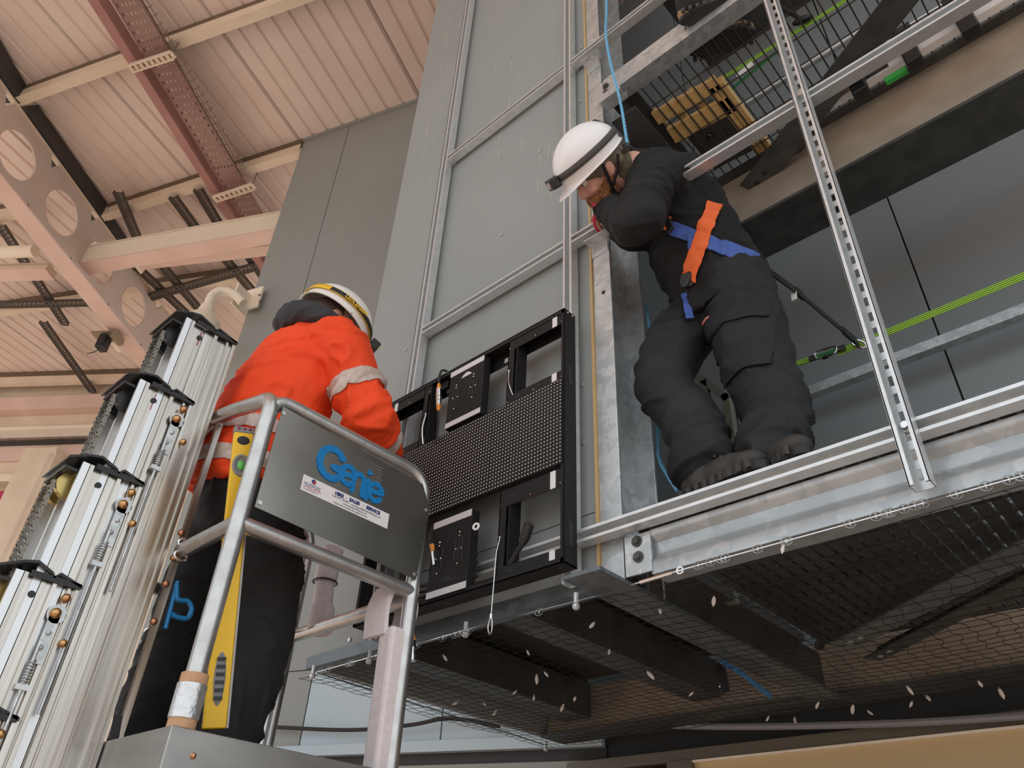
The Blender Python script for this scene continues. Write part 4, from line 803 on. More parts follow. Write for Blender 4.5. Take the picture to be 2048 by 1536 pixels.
# bolts along the carriage flange, hook
b = MB(); b.box((XM - 0.002, ml(434, 851).y - 0.004, 1.2), (XM + 0.012, ml(434, 851).y + 0.012, ml(434, 851).z)); b.build('carriage_angle', ALU, lf)
b = MB()
for uv in [(358, 1068), (343, 1118), (327, 1170), (303, 1245)]: b.sph(ml(*uv) + V((0.012, 0, 0)), 0.010, 10, 7)
b.build('carriage_bolt', mat('copper_bolt', (0.55, 0.26, 0.15), 0.3, 0.9), lf, True)
b = MB()
for v_ in (0.0, 0.035): b.torus((-2.005, y1 - 0.004, zM - 0.02 + v_), (0.0, 0.018, 0), (0, 0, 0.012), 0.004, 14, 6)
b.build('p_clip', CHROME, lf)
hk = MB(); pts = [ml(336, 1165) + V((0.01, 0.02, 0)), ml(338, 1195) + V((0.01, 0.02, 0)), ml(358, 1200) + V((0.01, 0.02, 0)), ml(366, 1215) + V((0.01, 0.02, 0)), ml(358, 1233) + V((0.01, 0.02, 0)), ml(338, 1232) + V((0.01, 0.02, 0)), ml(325, 1225) + V((0.01, 0.02, 0))]
hk.tube(spline(pts), 0.007, 10); hk.tube([ml(343, 1160) + V((0.005, 0.015, 0)), ml(318, 1255) + V((0.005, 0.015, 0))], 0.006, 8); hk.build('tie_down_hook', BLUEH, lf, True)
b = MB(); b.bar(ml(232, 1432) + V((0.012, 0, 0)), ml(220, 1500) + V((0.012, 0, 0)), 0.018, 0.01, (1, 0, 0)); b.build('latch_bar', BLACKP, lf)
# wrapped post foot
ct = thing('card_sleeve', 'cardboard sleeve taped round the foot of the cage post', 'sleeve')
b = MB(); b.cyl((XL, y1, zTo + 0.0), (XL, y1, zTo + 0.115), 0.031, 14); b.build('cardboard_wrap', CARD, ct, True); b = MB(); b.cyl((XL, y1, zTo + 0.02), (XL, y1, zTo + 0.092), 0.0335, 14); b.build('foil_tape', DUCT, ct, True)
# spirit level
sl = thing('spirit_level', 'long yellow spirit level standing in the corner of the cage', 'level')
bt = at(432, 1440, X=XL - 0.075); tp = at(487, 868, X=XL - 0.075); bt.z -= 0.02
dl = (tp - bt).normalized(); fx_ = V((0.94, -0.34, 0)); fx_ = (fx_ - dl * fx_.dot(dl)).normalized(); sx_ = dl.cross(fx_)
if sx_.dot(V(RW[0])) < 0: sx_ = -sx_
b = MB(); b.obox((bt + tp) / 2, sx_ * 0.026, fx_ * 0.011, dl * (tp - bt).length / 2); b.build('level_body', YELLOW, sl, bevel=0.003)
b = MB(); b.obox((bt + tp) / 2 + sx_ * 0.0285, sx_ * 0.0025, fx_ * 0.011, dl * (tp - bt).length / 2); b.build('milled_edge', LEVELS, sl)
b = MB(); b.obox(tp + dl * 0.008, sx_ * 0.027, fx_ * 0.012, dl * 0.009); b.build('end_cap', GREYV, sl, bevel=0.002)
b = MB()
for k in (-0.015, 0, 0.015): b.sph(tp + dl * 0.010 + fx_ * 0.011 + sx_ * k, 0.0045, 8, 6)
b.build('cap_stud', mat('maroon', (0.25, 0.02, 0.05), 0.5), sl)
b = MB(); q = tp - dl * 0.025 + fx_ * 0.0105; b.ell(q, sx_ * 0.018, dl * 0.014, fx_ * 0.003); b.build('hang_hole', SEAM, sl)
q = tp - dl * 0.10 + fx_ * 0.011; b = MB(); b.torus(q, sx_ * 0.019, dl * 0.028, 0.005, 24, 8); b.ell(q - fx_ * 0.001, sx_ * 0.018, dl * 0.026, fx_ * 0.002); vo = b.build('vial_housing', GREYV, sl, True); b = MB(); b.ell(q + fx_ * 0.002, sx_ * 0.010, dl * 0.014, fx_ * 0.004); b.build('vial', VIAL, vo, True)
q0 = at(423, 1302, X=XL - 0.075); q1 = at(412, 1415, X=XL - 0.075); hd_ = (q0 - q1).length / 2; qc = bt + dl * ((q0 - bt).dot(dl) + (q1 - bt).dot(dl)) / 2 + fx_ * 0.0105
b = MB(); b.ell(qc, sx_ * 0.014, dl * hd_, fx_ * 0.005, 20, 7); ho = b.build('grip_insert', GREYV, sl, True); b = MB()
for k in range(6): b.obox(qc + dl * hd_ * (-0.7 + 0.28 * k) + fx_ * 0.005, sx_ * 0.010, fx_ * 0.002, dl * hd_ * 0.06)
b.build('grip_rib', BLACKP, ho)
# foam lagging
fo = thing('foam_lagging', 'tall pinkish foam lagging along the right hand cage post', 'foam')
pA = at(765, 1300, X=XL - 0.02); b = MB(); b.hexa([(XL - 0.06, y2 - 0.045, zF - 0.05), (XL + 0.012, y2 - 0.055, zF - 0.05), (XL + 0.012, y2 + 0.012, zF - 0.05), (XL - 0.06, y2 + 0.012, zF - 0.05), (XL - 0.06, y2 - 0.055, zM - 0.115), (XL + 0.014, y2 - 0.065, zM - 0.115), (XL + 0.014, y2 + 0.008, zM - 0.115), (XL - 0.06, y2 + 0.008, zM - 0.115)]); b.build('foam_strip', FOAM, fo, bevel=0.012)
fo = thing('foam_lagging', 'pinkish foam pad folded over the entry bar end', 'foam')
pts = [(-0.052, -0.115), (-0.056, -0.03), (-0.03, 0.034), (0.015, 0.036), (0.036, -0.01), (0.030, -0.06)]
pr_ = spline([(0, y, z) for y, z in pts], 5); n = len(pr_); vs = []
for x in (XL - 0.115, XL - 0.02):
    for e in (0, 1):
        for i_, p in enumerate(pr_):
            t = (pr_[min(i_ + 1, n - 1)] - pr_[max(i_ - 1, 0)]).normalized(); nn = V((0, t.z, -t.y)); vs.append(V((x, y2, zM - 0.02)) + p - nn * 0.014 * e)
b = MB(); fs = []
for o in (0, n, 2 * n, 3 * n): pass
for j in range(n - 1): fs += [(j, j + 1, n + j + 1, n + j), (2 * n + j, 2 * n + j + 1, 3 * n + j + 1, 3 * n + j), (j, j + 1, 2 * n + j + 1, 2 * n + j), (n + j, n + j + 1, 3 * n + j + 1, 3 * n + j)]
fs += [(0, n, 3 * n, 2 * n), (n - 1, 2 * n - 1, 4 * n - 1, 3 * n - 1)]
b.add(vs, fs); b.build('foam_strip', FOAM, fo, True)
fo = thing('foam_lagging', 'white foam lagging tied beside the black trousers', 'foam')
p0 = at(665, 1100, Y=1.44); p1 = at(650, 1165, Y=1.43); p2 = at(640, 1262, Y=1.42); b = MB(); b.tube(spline([p0, p1, lerp(p1, p2, 0.55), p2]), [0.040] * 8 + [0.034] * 8 + [0.042] * 9, 14); b.build('foam_tube', FOAM, fo, True)
b = MB(); b.torus(p1, (0.042, 0, 0), (0, 0.042, 0), 0.0035, 18, 6); b.build('cable_tie', BLACKP, fo)
# ================================================================== WALL FITTINGS
cc_ = thing('camera_bracket', 'cream swan neck camera bracket on the edge of the grey wall', 'camera bracket')
def fw(u, v, off=0.0): return onplane(u, v, PW + NW * off, NW)
e0 = fw(520, 600); b = MB(); b.obox(fw(505, 598, -0.06), DW * 0.10, NW * 0.012, V((0, 0, 0.13))); b.obox(fw(483, 600, -0.16) , DW * 0.012, NW * 0.10, V((0, 0, 0.13))); b.build('mount_plate', CREAML, cc_, bevel=0.004)
q = [fw(486, 606, -0.25), fw(470, 590, -0.3), fw(445, 582, -0.36), fw(425, 592, -0.4), fw(414, 618, -0.42)]; b = MB(); b.tube(spline(q), 0.042, 14); b.build('swan_neck', CREAML, cc_, True)
e = q[-1]; b = MB(); b.tube([e + V((0, 0, 0.02)), e - V((0, 0, 0.06)), e - V((0, 0, 0.16)), e - V((0, 0, 0.3))], [0.06, 0.075, 0.16, 0.19], 20); b.build('dome_cap', CREAML, cc_, True)
b = MB()
for uv in [(489, 582), (519, 590), (520, 602), (490, 612)]: b.sph(fw(uv[0], uv[1], -0.075), 0.012, 8, 6)
b.build('bolt', TRAY, cc_)
wl_ = thing('wall_lamp', 'white cylindrical wall lamp glimpsed behind the mast', 'lamp')
p = fw(322, 1320, -0.25); b = MB(); b.cyl(p + V((0, 0, 0.14)), p - V((0, 0, 0.16)), 0.15, 24); b.build('shade', WHITEP2, wl_, True); b = MB(); b.cyl(p - V((0, 0, 0.16)), p - V((0, 0, 0.20)), 0.155, 24); b.build('rim', GREYV, wl_, True); b = MB(); b.cyl(p + V((0, 0, 0.14)), p + V((0, 0, 0.165)), 0.155, 24); b.build('lid', WHITEP, wl_, True)
b = MB(); b.cyl(fw(362, 1212, -0.1), fw(318, 1204, -0.1), 0.035, 12); b.cyl(fw(340, 1208, -0.1), p + V((0, 0, 0.15)), 0.02, 10); b.build('arm', GREYV, wl_, True)
# cables along the bottom
r = thing('slack_cable', 'black cable sagging across the sky-tinted cladding below the box', 'cable'); b = MB(); b.tube(spline([fw(540, 1454, -0.05), fw(700, 1460, -0.06), fw(820, 1450, -0.07), fw(900, 1437, -0.08), fw(1000, 1452, -0.06)]), 0.011, 8); b.build('cable_run', RUBBER, r)
r = thing('grey_conduit', 'grey cable running below the net above the cream lit window', 'cable'); b = MB(); b.tube(spline([at(1250, 1449, Y=3.2), at(1480, 1453, Y=3.2), at(1800, 1446, Y=3.2), at(2100, 1428, Y=3.2)]), 0.014, 8); b.build('cable_run', GREYV, r, True)
# ================================================================== NET, FEATHERS, ROPES, WEBBING
nt_ = thing('bird_net', 'thin dark bird netting stretched under the platform', 'net'); ZN = 2.383
def nz(x, y): return ZN - 0.016 * math.sin((x + 3) * 2.1) ** 2 - 0.012 * math.sin(y * 3.3) ** 2
b = MB(); X0, X1, Y0, Y1 = -2.655, 1.3, 1.66, 3.13; pit_ = 0.05
nx = int((X1 - X0) / pit_); ny = int((Y1 - Y0) / pit_)
jx = {}
for i in range(nx + 1):
    for j in range(ny + 1):
        x = X0 + i * pit_ + random.uniform(-0.006, 0.006) + 0.010 * math.sin(j * 0.9) ; y = Y0 + j * pit_ + random.uniform(-0.006, 0.006)
        if j == 0: y = Y0
        jx[i, j] = V((x, y, nz(x, y)))
for j in range(ny + 1): b.tube([jx[i, j] for i in range(nx + 1)], 0.0011, 3, cap=False)
for i in range(nx + 1):
    b.tube([p for j in range(ny) for p in (jx[i, j], lerp(jx[i, j], jx[i, j + 1], 0.5) + V((0.007 * (-1) ** j, 0, 0)))] + [jx[i, ny]], 0.0011, 3, cap=False)
b.build('netting', NETM, nt_)
b = MB(); ew = [at(1262, 1170, Y=1.665), at(1360, 1141, Y=1.66), at(2060, 948, Y=1.66)]; b.tube(ew, 0.0022, 6); b.tube([at(632, 1345, Y=1.66), at(750, 1312, Y=1.66), at(985, 1245, Y=1.66), at(1230, 1183, Y=1.66)], 0.002, 6); b.tube([at(632, 1345, Y=1.66), (-2.66, 3.13, 2.385)], 0.003, 6); b.build('edge_wire', CHROME, nt_)
b = MB(); p = at(1360, 1141, Y=1.66); b.torus(p, (0.009, 0, 0.0), (0, 0, 0.009), 0.0028, 16, 6); b.tube([at(1280, 1165, Y=1.66), at(1345, 1146, Y=1.66)], 0.0055, 8); b.build('turnbuckle', CHROME, nt_)
b = MB()
for k in range(34):
    t = random.random(); p = lerp(ew[1], ew[2], t) if k < 20 else lerp(at(632, 1345, Y=1.66), at(1230, 1183, Y=1.66), t); b.torus(p, (0.012, 0.004, 0), (0, 0.003, 0.012), 0.0009, 10, 4); 
    b.cyl(p - V((0, 0, 0.006)), p + V((0, 0, 0.006)), 0.0015, 5)
b.build('hog_ring', GALV, nt_)
b = MB()
for uv in [(932, 1257), (1152, 1200), (740, 1312), (627, 1342), (1055, 1478)]: p = at(*uv, Y=1.66) if uv[1] != 1478 else V((-2.66, 3.13, 2.385)); b.cyl(p + V((0, 0, 0.02)), p - V((0, 0, 0.02)), 0.008, 8); b.sph(p - V((0, 0, 0.018)), 0.012, 8, 6)
b.build('net_anchor', GALV, nt_)
fe = MB(); fe.tube([(0, 0, 0.02), (0, 0, 0.012), (0.001, 0, 0), (0.002, 0.001, -0.012), (0.001, 0.002, -0.022)], [0.001, 0.005, 0.0075, 0.006, 0.001], 7); fe0 = None
for k, (u, v) in enumerate([(1320, 1222), (1428, 1202), (1218, 1303), (1185, 1250), (1300, 1350), (1383, 1388), (1565, 1098), (1092, 1348), (1073, 1358), (1056, 1305), (1030, 1385), (1068, 1395), (890, 1315), (912, 1405), (968, 1407), (990, 1425), (1125, 1415), (1150, 1397), (1448, 1370), (1820, 1380), (1705, 1418), (1855, 1395), (2002, 1386), (1535, 1437), (1635, 1410), (1590, 1440), (1960, 1368), (1740, 1425), (1822, 1408)]):
    p = at(u, v, Z=2.360)
    if p.y > 3.6: p = at(u, v, Y=3.3)
    if fe0 is None: o = fe0 = fe.build('feather', FEATH, None, True)
    else: o = fe0.copy(); col.objects.link(o)
    s = random.uniform(0.45, 0.85) * (1 + (p.y - 1.7) * 0.25); o.location = p; o.scale = (s, s, s); o.rotation_euler = (random.uniform(-1, 1), random.uniform(-1, 1), random.uniform(0, 6)); tag(o, 'small pale feather caught in the bird netting', 'feather', 'feathers caught in the bird netting')
def rope(name, pts, label, r=0.006, m=ROPE, n=14):
    ps_ = spline(pts, n); rt = thing(name, label, 'rope')
    for s in range(3):
        b = MB(); q = []
        for i_, p in enumerate(ps_):
            t = (ps_[min(i_ + 1, len(ps_) - 1)] - ps_[max(i_ - 1, 0)]).normalized(); a = t.cross(V((0.3, 1, 0.2))).normalized(); c = t.cross(a); an = i_ * 1.0 + s * 2.094; q.append(p + (a * math.cos(an) + c * math.sin(an)) * r * 0.55)
        b.tube(q, r * 0.62, 6); b.build('strand', m, rt, True)
    return rt
rope('hanging_rope', [at(1213, -30, Y=1.60), at(1213, 30, Y=1.60), at(1212, 70, Y=1.615), at(1222, 130, Y=1.62), at(1240, 200, Y=1.63), at(1252, 270, Y=1.64), at(1259, 318, Y=1.65)], 'light blue rope hanging in front of the galvanised column', 0.006, n=22)
rope('hanging_rope', [at(1292, 610, Y=1.95), at(1300, 660, Y=1.92), at(1308, 720, Y=1.93), at(1315, 860, Y=1.93), at(1318, 915, Y=1.92), at(1335, 950, Y=1.88), at(1356, 982, Y=1.82)], 'blue rope hanging down behind the bent knees', 0.006, n=18)
rope('rope_end', [at(1445, 1325, Z=2.38), at(1480, 1345, Z=2.37), at(1512, 1370, Z=2.36), at(1540, 1392, Z=2.35)], 'frayed blue rope end caught below the cross beam', 0.009, mat('deep_blue_rope', (0.04, 0.16, 0.34), 0.8), n=10)
r = thing('hanging_strap', 'short black strap hanging below the bird net', 'strap'); b = MB(); b.bar(at(1440, 1325, Z=2.40), at(1452, 1385, Y=at(1440, 1325, Z=2.40).y), 0.03, 0.004, (0, 1, 0)); b.build('strap_web', BLACKP, r)
def strap(mb, pts, wd, th=0.003, up=(0, -1, 0)):
    ps_ = [V(p) for p in pts]
    for a_, c_ in zip(ps_[:-1], ps_[1:]): mb.bar(a_, c_, th, wd, (0, 0, 1)) if up == 'z' else mb.bar(a_, c_, wd, th, up)
def webbing(name, p, q, wd, label, m, stripe, cat='strap'):
    r = thing(name, label, cat); p = V(p); q = V(q); d = (q - p).normalized(); b = MB(); b.bar(p, q, 0.004, wd, (0, 0, 1)); b.build('webbing', m, r)
    b = MB(); u_ = V((0, 0, 1)); u_ = (u_ - d * u_.dot(d)).normalized()
    n_ = d.cross(u_) * (1 if d.cross(u_).y < 0 else -1)
    for o in (-0.30, 0, 0.30): b.bar(p + u_ * wd * o + n_ * 0.0022, q + u_ * wd * o + n_ * 0.0022, 0.0015, wd * 0.09, (0, 0, 1))
    b.build('stitch_line', stripe, r); return r
BLK = mat('webbing_black', (0.015, 0.02, 0.015), 0.8)
YG = 2.75
pa_, pb_ = at(1675, 706, Y=YG - 0.05), at(2120, 522, Y=YG); webbing('lifeline_strap', pa_, pb_, 0.03, 'lime green lifeline strap right of the slotted upright', GREEN, BLK)
webbing('lifeline_strap', at(1458, 775, Y=YG), at(1712, 688, Y=YG), 0.022, 'dark green lifeline strap behind the bent legs', GREEND, BLK)
gl2 = webbing('lifeline_strap', at(1558, 738, Y=YG - 0.05), at(1628, 716, Y=YG - 0.05), 0.022, 'short lime green strap ending at the carabiner', GREEN, BLK)
r = thing('carabiner', 'silver carabiner joining the lime green straps', 'carabiner'); b = MB(); p0 = at(1632, 714, Y=YG - 0.06); p1 = at(1672, 700, Y=YG - 0.06); d = (p1 - p0); u_ = V((0, 0, 1)) * 0.018
b.tube(spline([p0 - u_ * 0.6, p0 + u_, lerp(p0, p1, 0.5) + u_ * 1.3, p1 + u_, p1 - u_ * 0.4, lerp(p0, p1, 0.6) - u_, p0 - u_ * 0.6]), 0.005, 8); b.build('hook_body', CHROME, r, True); b = MB(); b.cyl(lerp(p0, p1, 0.3) - u_ * 0.9, lerp(p0, p1, 0.55) - u_ * 0.9, 0.009, 10); b.build('locking_sleeve', BLACKP, r)
b = MB(); b.bar(p0 - d * 0.35, p0, 0.008, 0.026, (0, 0, 1)); b.bar(p1, p1 + d * 0.45, 0.008, 0.026, (0, 0, 1)); b.build('loop_cover', BLACKP, r)
YU = 2.32
webbing('upper_strap', at(1432, 165, Y=YU), at(1790, -62, Y=YU), 0.026, 'lime green strap stretched above the mesh from the pine crate', GREEN, BLK); webbing('upper_strap', at(1455, 185, Y=YU), at(1560, 98, Y=YU), 0.02, 'dark green strap above the mesh beside the pine crate', GREEND, BLK)
r = thing('paper_label', 'white paper label hanging on the green strap above the mesh', 'label'); b = MB(); p = at(1490, 140, Y=YU - 0.008); b.obox(p, (0.045, 0, 0.012), (0, 0.006, 0.004), (-0.004, 0, 0.02)); b.build('tag', PAPER, r)
r = thing('webbing_clip', 'black clip hanging above the mesh right of the upright', 'clip'); b = MB(); p = at(1605, 40, Y=2.3); b.ell(p, (0.05, 0, -0.02), (0, 0.02, 0), (0.01, 0, 0.02)); b.tube([at(1535, -30, Y=2.3), at(1562, 15, Y=2.3), p], 0.012, 8); b.build('clip_body', BLACKP, r, True)
# pine crate above the mesh
cr = thing('pine_crate', 'pine crate frame resting on the upper wire mesh', 'crate')
zc = 4.748; q0 = at(1312, 238, Z=zc); q1 = at(1437, 168, Z=zc); q2 = at(1535, 300, Z=zc); dx_ = (q1 - q0); dy_ = (q2 - q1)
def plank(a, c, wd, ht, m=WOOD, zz=0.0, name='plank'): b = MB(); b.bar(a + V((0, 0, ht / 2 + zz)), c + V((0, 0, ht / 2 + zz)), wd, ht); b.build(name, m, cr, bevel=0.003)
plank(q0 - dx_ * 0.02, q1, 0.075, 0.02); plank(q0 + dy_.normalized() * 0.13, q1 + dy_.normalized() * 0.13, 0.095, 0.02); plank(q1, q2, 0.045, 0.05); plank(q1 - dx_ * 0.13, q2 - dx_ * 0.13, 0.03, 0.02)
for k in range(4): plank(lerp(q0, q1, k / 3.2) + dy_.normalized() * -0.02, lerp(q0, q1, k / 3.2) + dy_.normalized() * 0.16, 0.03, 0.04, WOODE, 0.02, 'batten')
pc_ = thing('grey_case', 'dark grey case beside the pine crate on the mesh', 'case'); c = lerp(q0, q2, 0.55) + V((0, 0.02, 0.06)); b = MB(); b.obox(c, dx_.normalized() * 0.12, dy_.normalized() * 0.16, V((0, 0, 0.055))); b.build('case_body', mat('case_grey', (0.05, 0.05, 0.048), 0.6), pc_, bevel=0.01); b = MB(); b.sph(c + V((-0.03, -0.05, -0.06)), 0.018, 8, 6); b.build('foot', BLACKP, pc_)
# ================================================================== PEOPLE
def remeshed(mb, voxel, smooth=5):
    me = bpy.data.meshes.new('tmp'); me.from_pydata(mb.v, [], mb.f); me.update()
    bm = bmesh.new(); bm.from_mesh(me); bmesh.ops.recalc_face_normals(bm, faces=bm.faces); bm.to_mesh(me); bm.free()
    o = bpy.data.objects.new('tmp', me); col.objects.link(o)
    m = o.modifiers.new('r', 'REMESH'); m.mode = 'VOXEL'; m.voxel_size = voxel
    if smooth: s = o.modifiers.new('s', 'SMOOTH'); s.factor = 0.5; s.iterations = smooth
    dg = bpy.context.evaluated_depsgraph_get(); out = bpy.data.meshes.new_from_object(o.evaluated_get(dg)); bpy.data.objects.remove(o, do_unlink=True); return out
def wrinkle(me, amp, sc=14.0, st=(1, 1, 2.0), seed=0.0, mask=None):
    nrm = [v.normal.copy() for v in me.vertices]
    for v, n in zip(me.vertices, nrm):
        p = V((v.co.x * st[0], v.co.y * st[1], v.co.z * st[2])) * sc + V((seed, seed * 1.7, 0))
        w_ = noise.noise(p * 0.35) * 2.0; p2 = p + V((w_, w_, w_))
        r_ = 1 - min(1.0, abs(noise.noise(p2)) * 2.6); r2_ = 1 - min(1.0, abs(noise.noise(p2 * 2.1 + V((7, 3, 1)))) * 2.8); f = r_ * r_ + 0.22 * r2_ * r2_ - 0.3
        a = amp if mask is None else amp * mask(v.co)
        v.co = v.co + n * (f * a)
    me.update()
def put(me, name, m, parent):
    me.materials.clear(); me.materials.append(m)
    for p in me.polygons: p.use_smooth = True
    o = bpy.data.objects.new(name, me); col.objects.link(o); o.parent = parent; return o
def limb(mb, pts, radii, n=16, sub=6):
    ps_ = spline(pts, sub); k = len(pts); rr = []
    for i in range(len(ps_)):
        t = i / sub; a = int(min(t, k - 1)); c = min(a + 1, k - 1); f = t - a; f = f * f * (3 - 2 * f); rr.append(radii[a] * (1 - f) + radii[c] * f)
    mb.tube(ps_, rr, n); mb.sph(ps_[0], rr[0] * 0.999, n, 9); mb.sph(ps_[-1], rr[-1] * 0.999, n, 9)
def loft(mb, rings, n=24):   # rings: (centre, side half-vector, depth half-vector)
    vs = []
    for c, a, d in rings:
        c = V(c); a = V(a); d = V(d)
        for j in range(n):
            t = 2 * math.pi * j / n; vs.append(c + a * math.cos(t) + d * math.sin(t))
    k = len(rings); fs = [(i * n + j, i * n + (j + 1) % n, (i + 1) * n + (j + 1) % n, (i + 1) * n + j) for i in range(k - 1) for j in range(n)]
    mb.add(vs, fs + [tuple(range(n))[::-1], tuple(range((k - 1) * n, k * n))])
def slab(me, p, q, hw, off, view=None, centre=None, rad=None, nrm=None, th=0.0):
    p = V(p); q = V(q); no = V(nrm).normalized() if nrm is not None else (q - p).cross(V(view)).normalized(); c0 = (p + q) / 2
    bm = bmesh.new(); bm.from_mesh(me)
    for s in (1, -1):
        g_ = list(bm.verts) + list(bm.edges) + list(bm.faces); bmesh.ops.bisect_plane(bm, geom=g_, plane_co=c0 + no * hw * s, plane_no=no * s, clear_outer=True)
    if centre is not None: bmesh.ops.delete(bm, geom=[v for v in bm.verts if (v.co - V(centre)).length > rad], context='VERTS')
    bm.normal_update(); nn = {v: v.normal.copy() for v in bm.verts}
    for v in bm.verts: v.co += nn[v] * off
    out = bpy.data.meshes.new('slab'); bm.to_mesh(out); bm.free(); return out
def solid(o, t):
    m = o.modifiers.new('t', 'SOLIDIFY'); m.thickness = t; m.offset = 1; return o
class Fr:
    def __init__(s, o, F, U):
        s.o = V(o); s.F = V(F).normalized(); U = V(U); s.U = (U - s.F * U.dot(s.F)).normalized(); s.S = s.F.cross(s.U)
    def __call__(s, x, y, z): return s.o + s.S * x + s.F * y + s.U * z
    def v(s, x, y, z): return s.S * x + s.F * y + s.U * z
def head_shapes(mb, h, neck):
    e = lambda c, r: mb.ell(h(*c), h.v(r[0], 0, 0), h.v(0, r[1], 0), h.v(0, 0, r[2]), 22, 15)
    e((0, -0.006, 0.025), (0.076, 0.096, 0.098)); e((0, 0.022, -0.045), (0.060, 0.066, 0.068)); e((0, 0.055, -0.085), (0.032, 0.032, 0.026)); e((0, 0.060, -0.01), (0.056, 0.034, 0.05))
    mb.tube([h(0, 0.082, 0.03), h(0, 0.100, 0.005), h(0, 0.108, -0.018), h(0, 0.092, -0.03)], [0.009, 0.012, 0.016, 0.012], 12)
    for s in (-1, 1):
        e((s * 0.033, 0.084, 0.038), (0.024, 0.014, 0.009)); e((s * 0.040, 0.072, -0.018), (0.022, 0.020, 0.02)); e((s * 0.012, 0.098, -0.026), (0.009, 0.012, 0.008))
        e((s * 0.080, -0.008, 0.0), (0.008, 0.020, 0.030)); e((s * 0.076, 0.0, -0.02), (0.010, 0.012, 0.012))
    e((0, 0.088, -0.055), (0.024, 0.010, 0.006)); e((0, 0.086, -0.066), (0.021, 0.010, 0.007))
    limb(mb, [neck, h(0, -0.03, -0.06), h(0, -0.02, 0.0)], [0.066, 0.056, 0.05])
def face_parts(h, par):
    b = MB()
    for s in (-1, 1): b.sph(h(s * 0.033, 0.083, 0.020), 0.0125, 14, 10)
    eo = b.build('eye', mat('eye_white', (0.75, 0.72, 0.70), 0.25), par, True); b = MB()
    for s in (-1, 1): b.sph(h(s * 0.033, 0.0915, 0.018), 0.0058, 10, 8)
    b.build('iris', mat('iris_dark', (0.06, 0.05, 0.04), 0.2), eo, True); b = MB()
    for s in (-1, 1): b.ell(h(s * 0.033, 0.086, 0.029), h.v(0.017, 0, 0), h.v(0, 0.011, 0), h.v(0, 0, 0.006), 12, 8)
    b.build('eyelid', SKIN, eo, True); b = MB()
    for s in (-1, 1): b.tube([h(s * 0.014, 0.098, 0.044), h(s * 0.034, 0.098, 0.050), h(s * 0.056, 0.084, 0.043)], [0.004, 0.006, 0.003], 8)
    b.build('eyebrow', BEARD, par, True)
def hand_shapes(mb, wrist, d, nrm, curl=0.6, sc=1.0, thumb=1):
    d = V(d).normalized(); n = V(nrm); n = (n - d * n.dot(d)).normalized(); w_ = d.cross(n) * thumb
    p = V(wrist); mb.ell(p + d * 0.048 * sc, d * 0.055 * sc, w_ * 0.043 * sc, n * 0.017 * sc, 16, 9); limb(mb, [p - d * 0.03, p + d * 0.02], [0.029 * sc, 0.027 * sc])
    for i, (o, L) in enumerate(((0.031, 0.070), (0.011, 0.080), (-0.010, 0.074), (-0.029, 0.058))):
        q = p + (d * 0.085 + w_ * o) * sc; dd = d.copy(); pts = [p + (d * 0.055 + w_ * o * 0.9) * sc, q]
        for k, f in enumerate((0.45, 0.32, 0.23)):
            ang = curl * (0.8 + 0.25 * k); dd = (dd * math.cos(ang) + n * math.sin(ang)).normalized() if k == 0 else (dd * math.cos(ang) + (n * d.dot(dd) - d * n.dot(dd)) * math.sin(ang)).normalized()
            q = q + dd * L * f * sc; pts.append(q)
        mb.tube(pts, [0.0095 * sc, 0.0095 * sc, 0.009 * sc, 0.0085 * sc, 0.007 * sc], 10); mb.sph(pts[-1], 0.007 * sc); mb.sph(pts[2], 0.0092 * sc); mb.sph(pts[3], 0.0086 * sc)
    t0 = p + (d * 0.02 + w_ * 0.03) * sc; t1 = t0 + (d * 0.03 + w_ * 0.028 + n * 0.01) * sc; t2 = t1 + (d * 0.03 + w_ * 0.008 + n * 0.016) * sc; t3 = t2 + (d * 0.022 - w_ * 0.006 + n * 0.012) * sc
    mb.tube([t0, t1, t2, t3], [0.014 * sc, 0.0125 * sc, 0.0105 * sc, 0.008 * sc], 10); mb.sph(t3, 0.008 * sc)
def helmet(h, par, m, r=(0.116, 0.142, 0.128), cz=0.048, peak=0.045):
    n = 40; rows = [(-16, 1.0, 0), (-6, 1.0, 0), (6, 1.0, 0), (18, 1, 0), (30, 1, 0), (42, 1, 0), (54, 1, 0), (66, 1, 0), (78, 1, 0), (87, 1, 0)]; vs = []
    for j in range(n):   # rim row
        a = 2 * math.pi * j / n; k = 1.07 + peak / r[1] * max(0, math.sin(a)) ** 3; ca = math.cos(math.radians(-16)); vs.append(h(r[0] * ca * math.cos(a) * (1.07), r[1] * ca * math.sin(a) * k, cz - 0.034 - 0.012 * max(0, math.sin(a)) ** 3))
    for la, s, z in rows:
        t = math.radians(la)
        for j in range(n):
            a = 2 * math.pi * j / n; rd = 1 + 0.012 * (math.cos(3 * math.cos(a) * 3) if la > 20 else 0); vs.append(h(r[0] * math.cos(t) * math.cos(a) * rd, r[1] * math.cos(t) * math.sin(a) * rd, cz + r[2] * math.sin(t)))
    k = len(rows) + 1; fs = [(i * n + j, i * n + (j + 1) % n, (i + 1) * n + (j + 1) % n, (i + 1) * n + j) for i in range(k - 1) for j in range(n)] + [tuple(range((k - 1) * n, k * n))]
    b = MB(); b.add(vs, fs); o = b.build('helmet_shell', m, par, True); solid(o, -0.004); ss = o.modifiers.new('ss', 'SUBSURF'); ss.levels = ss.render_levels = 1
    return o
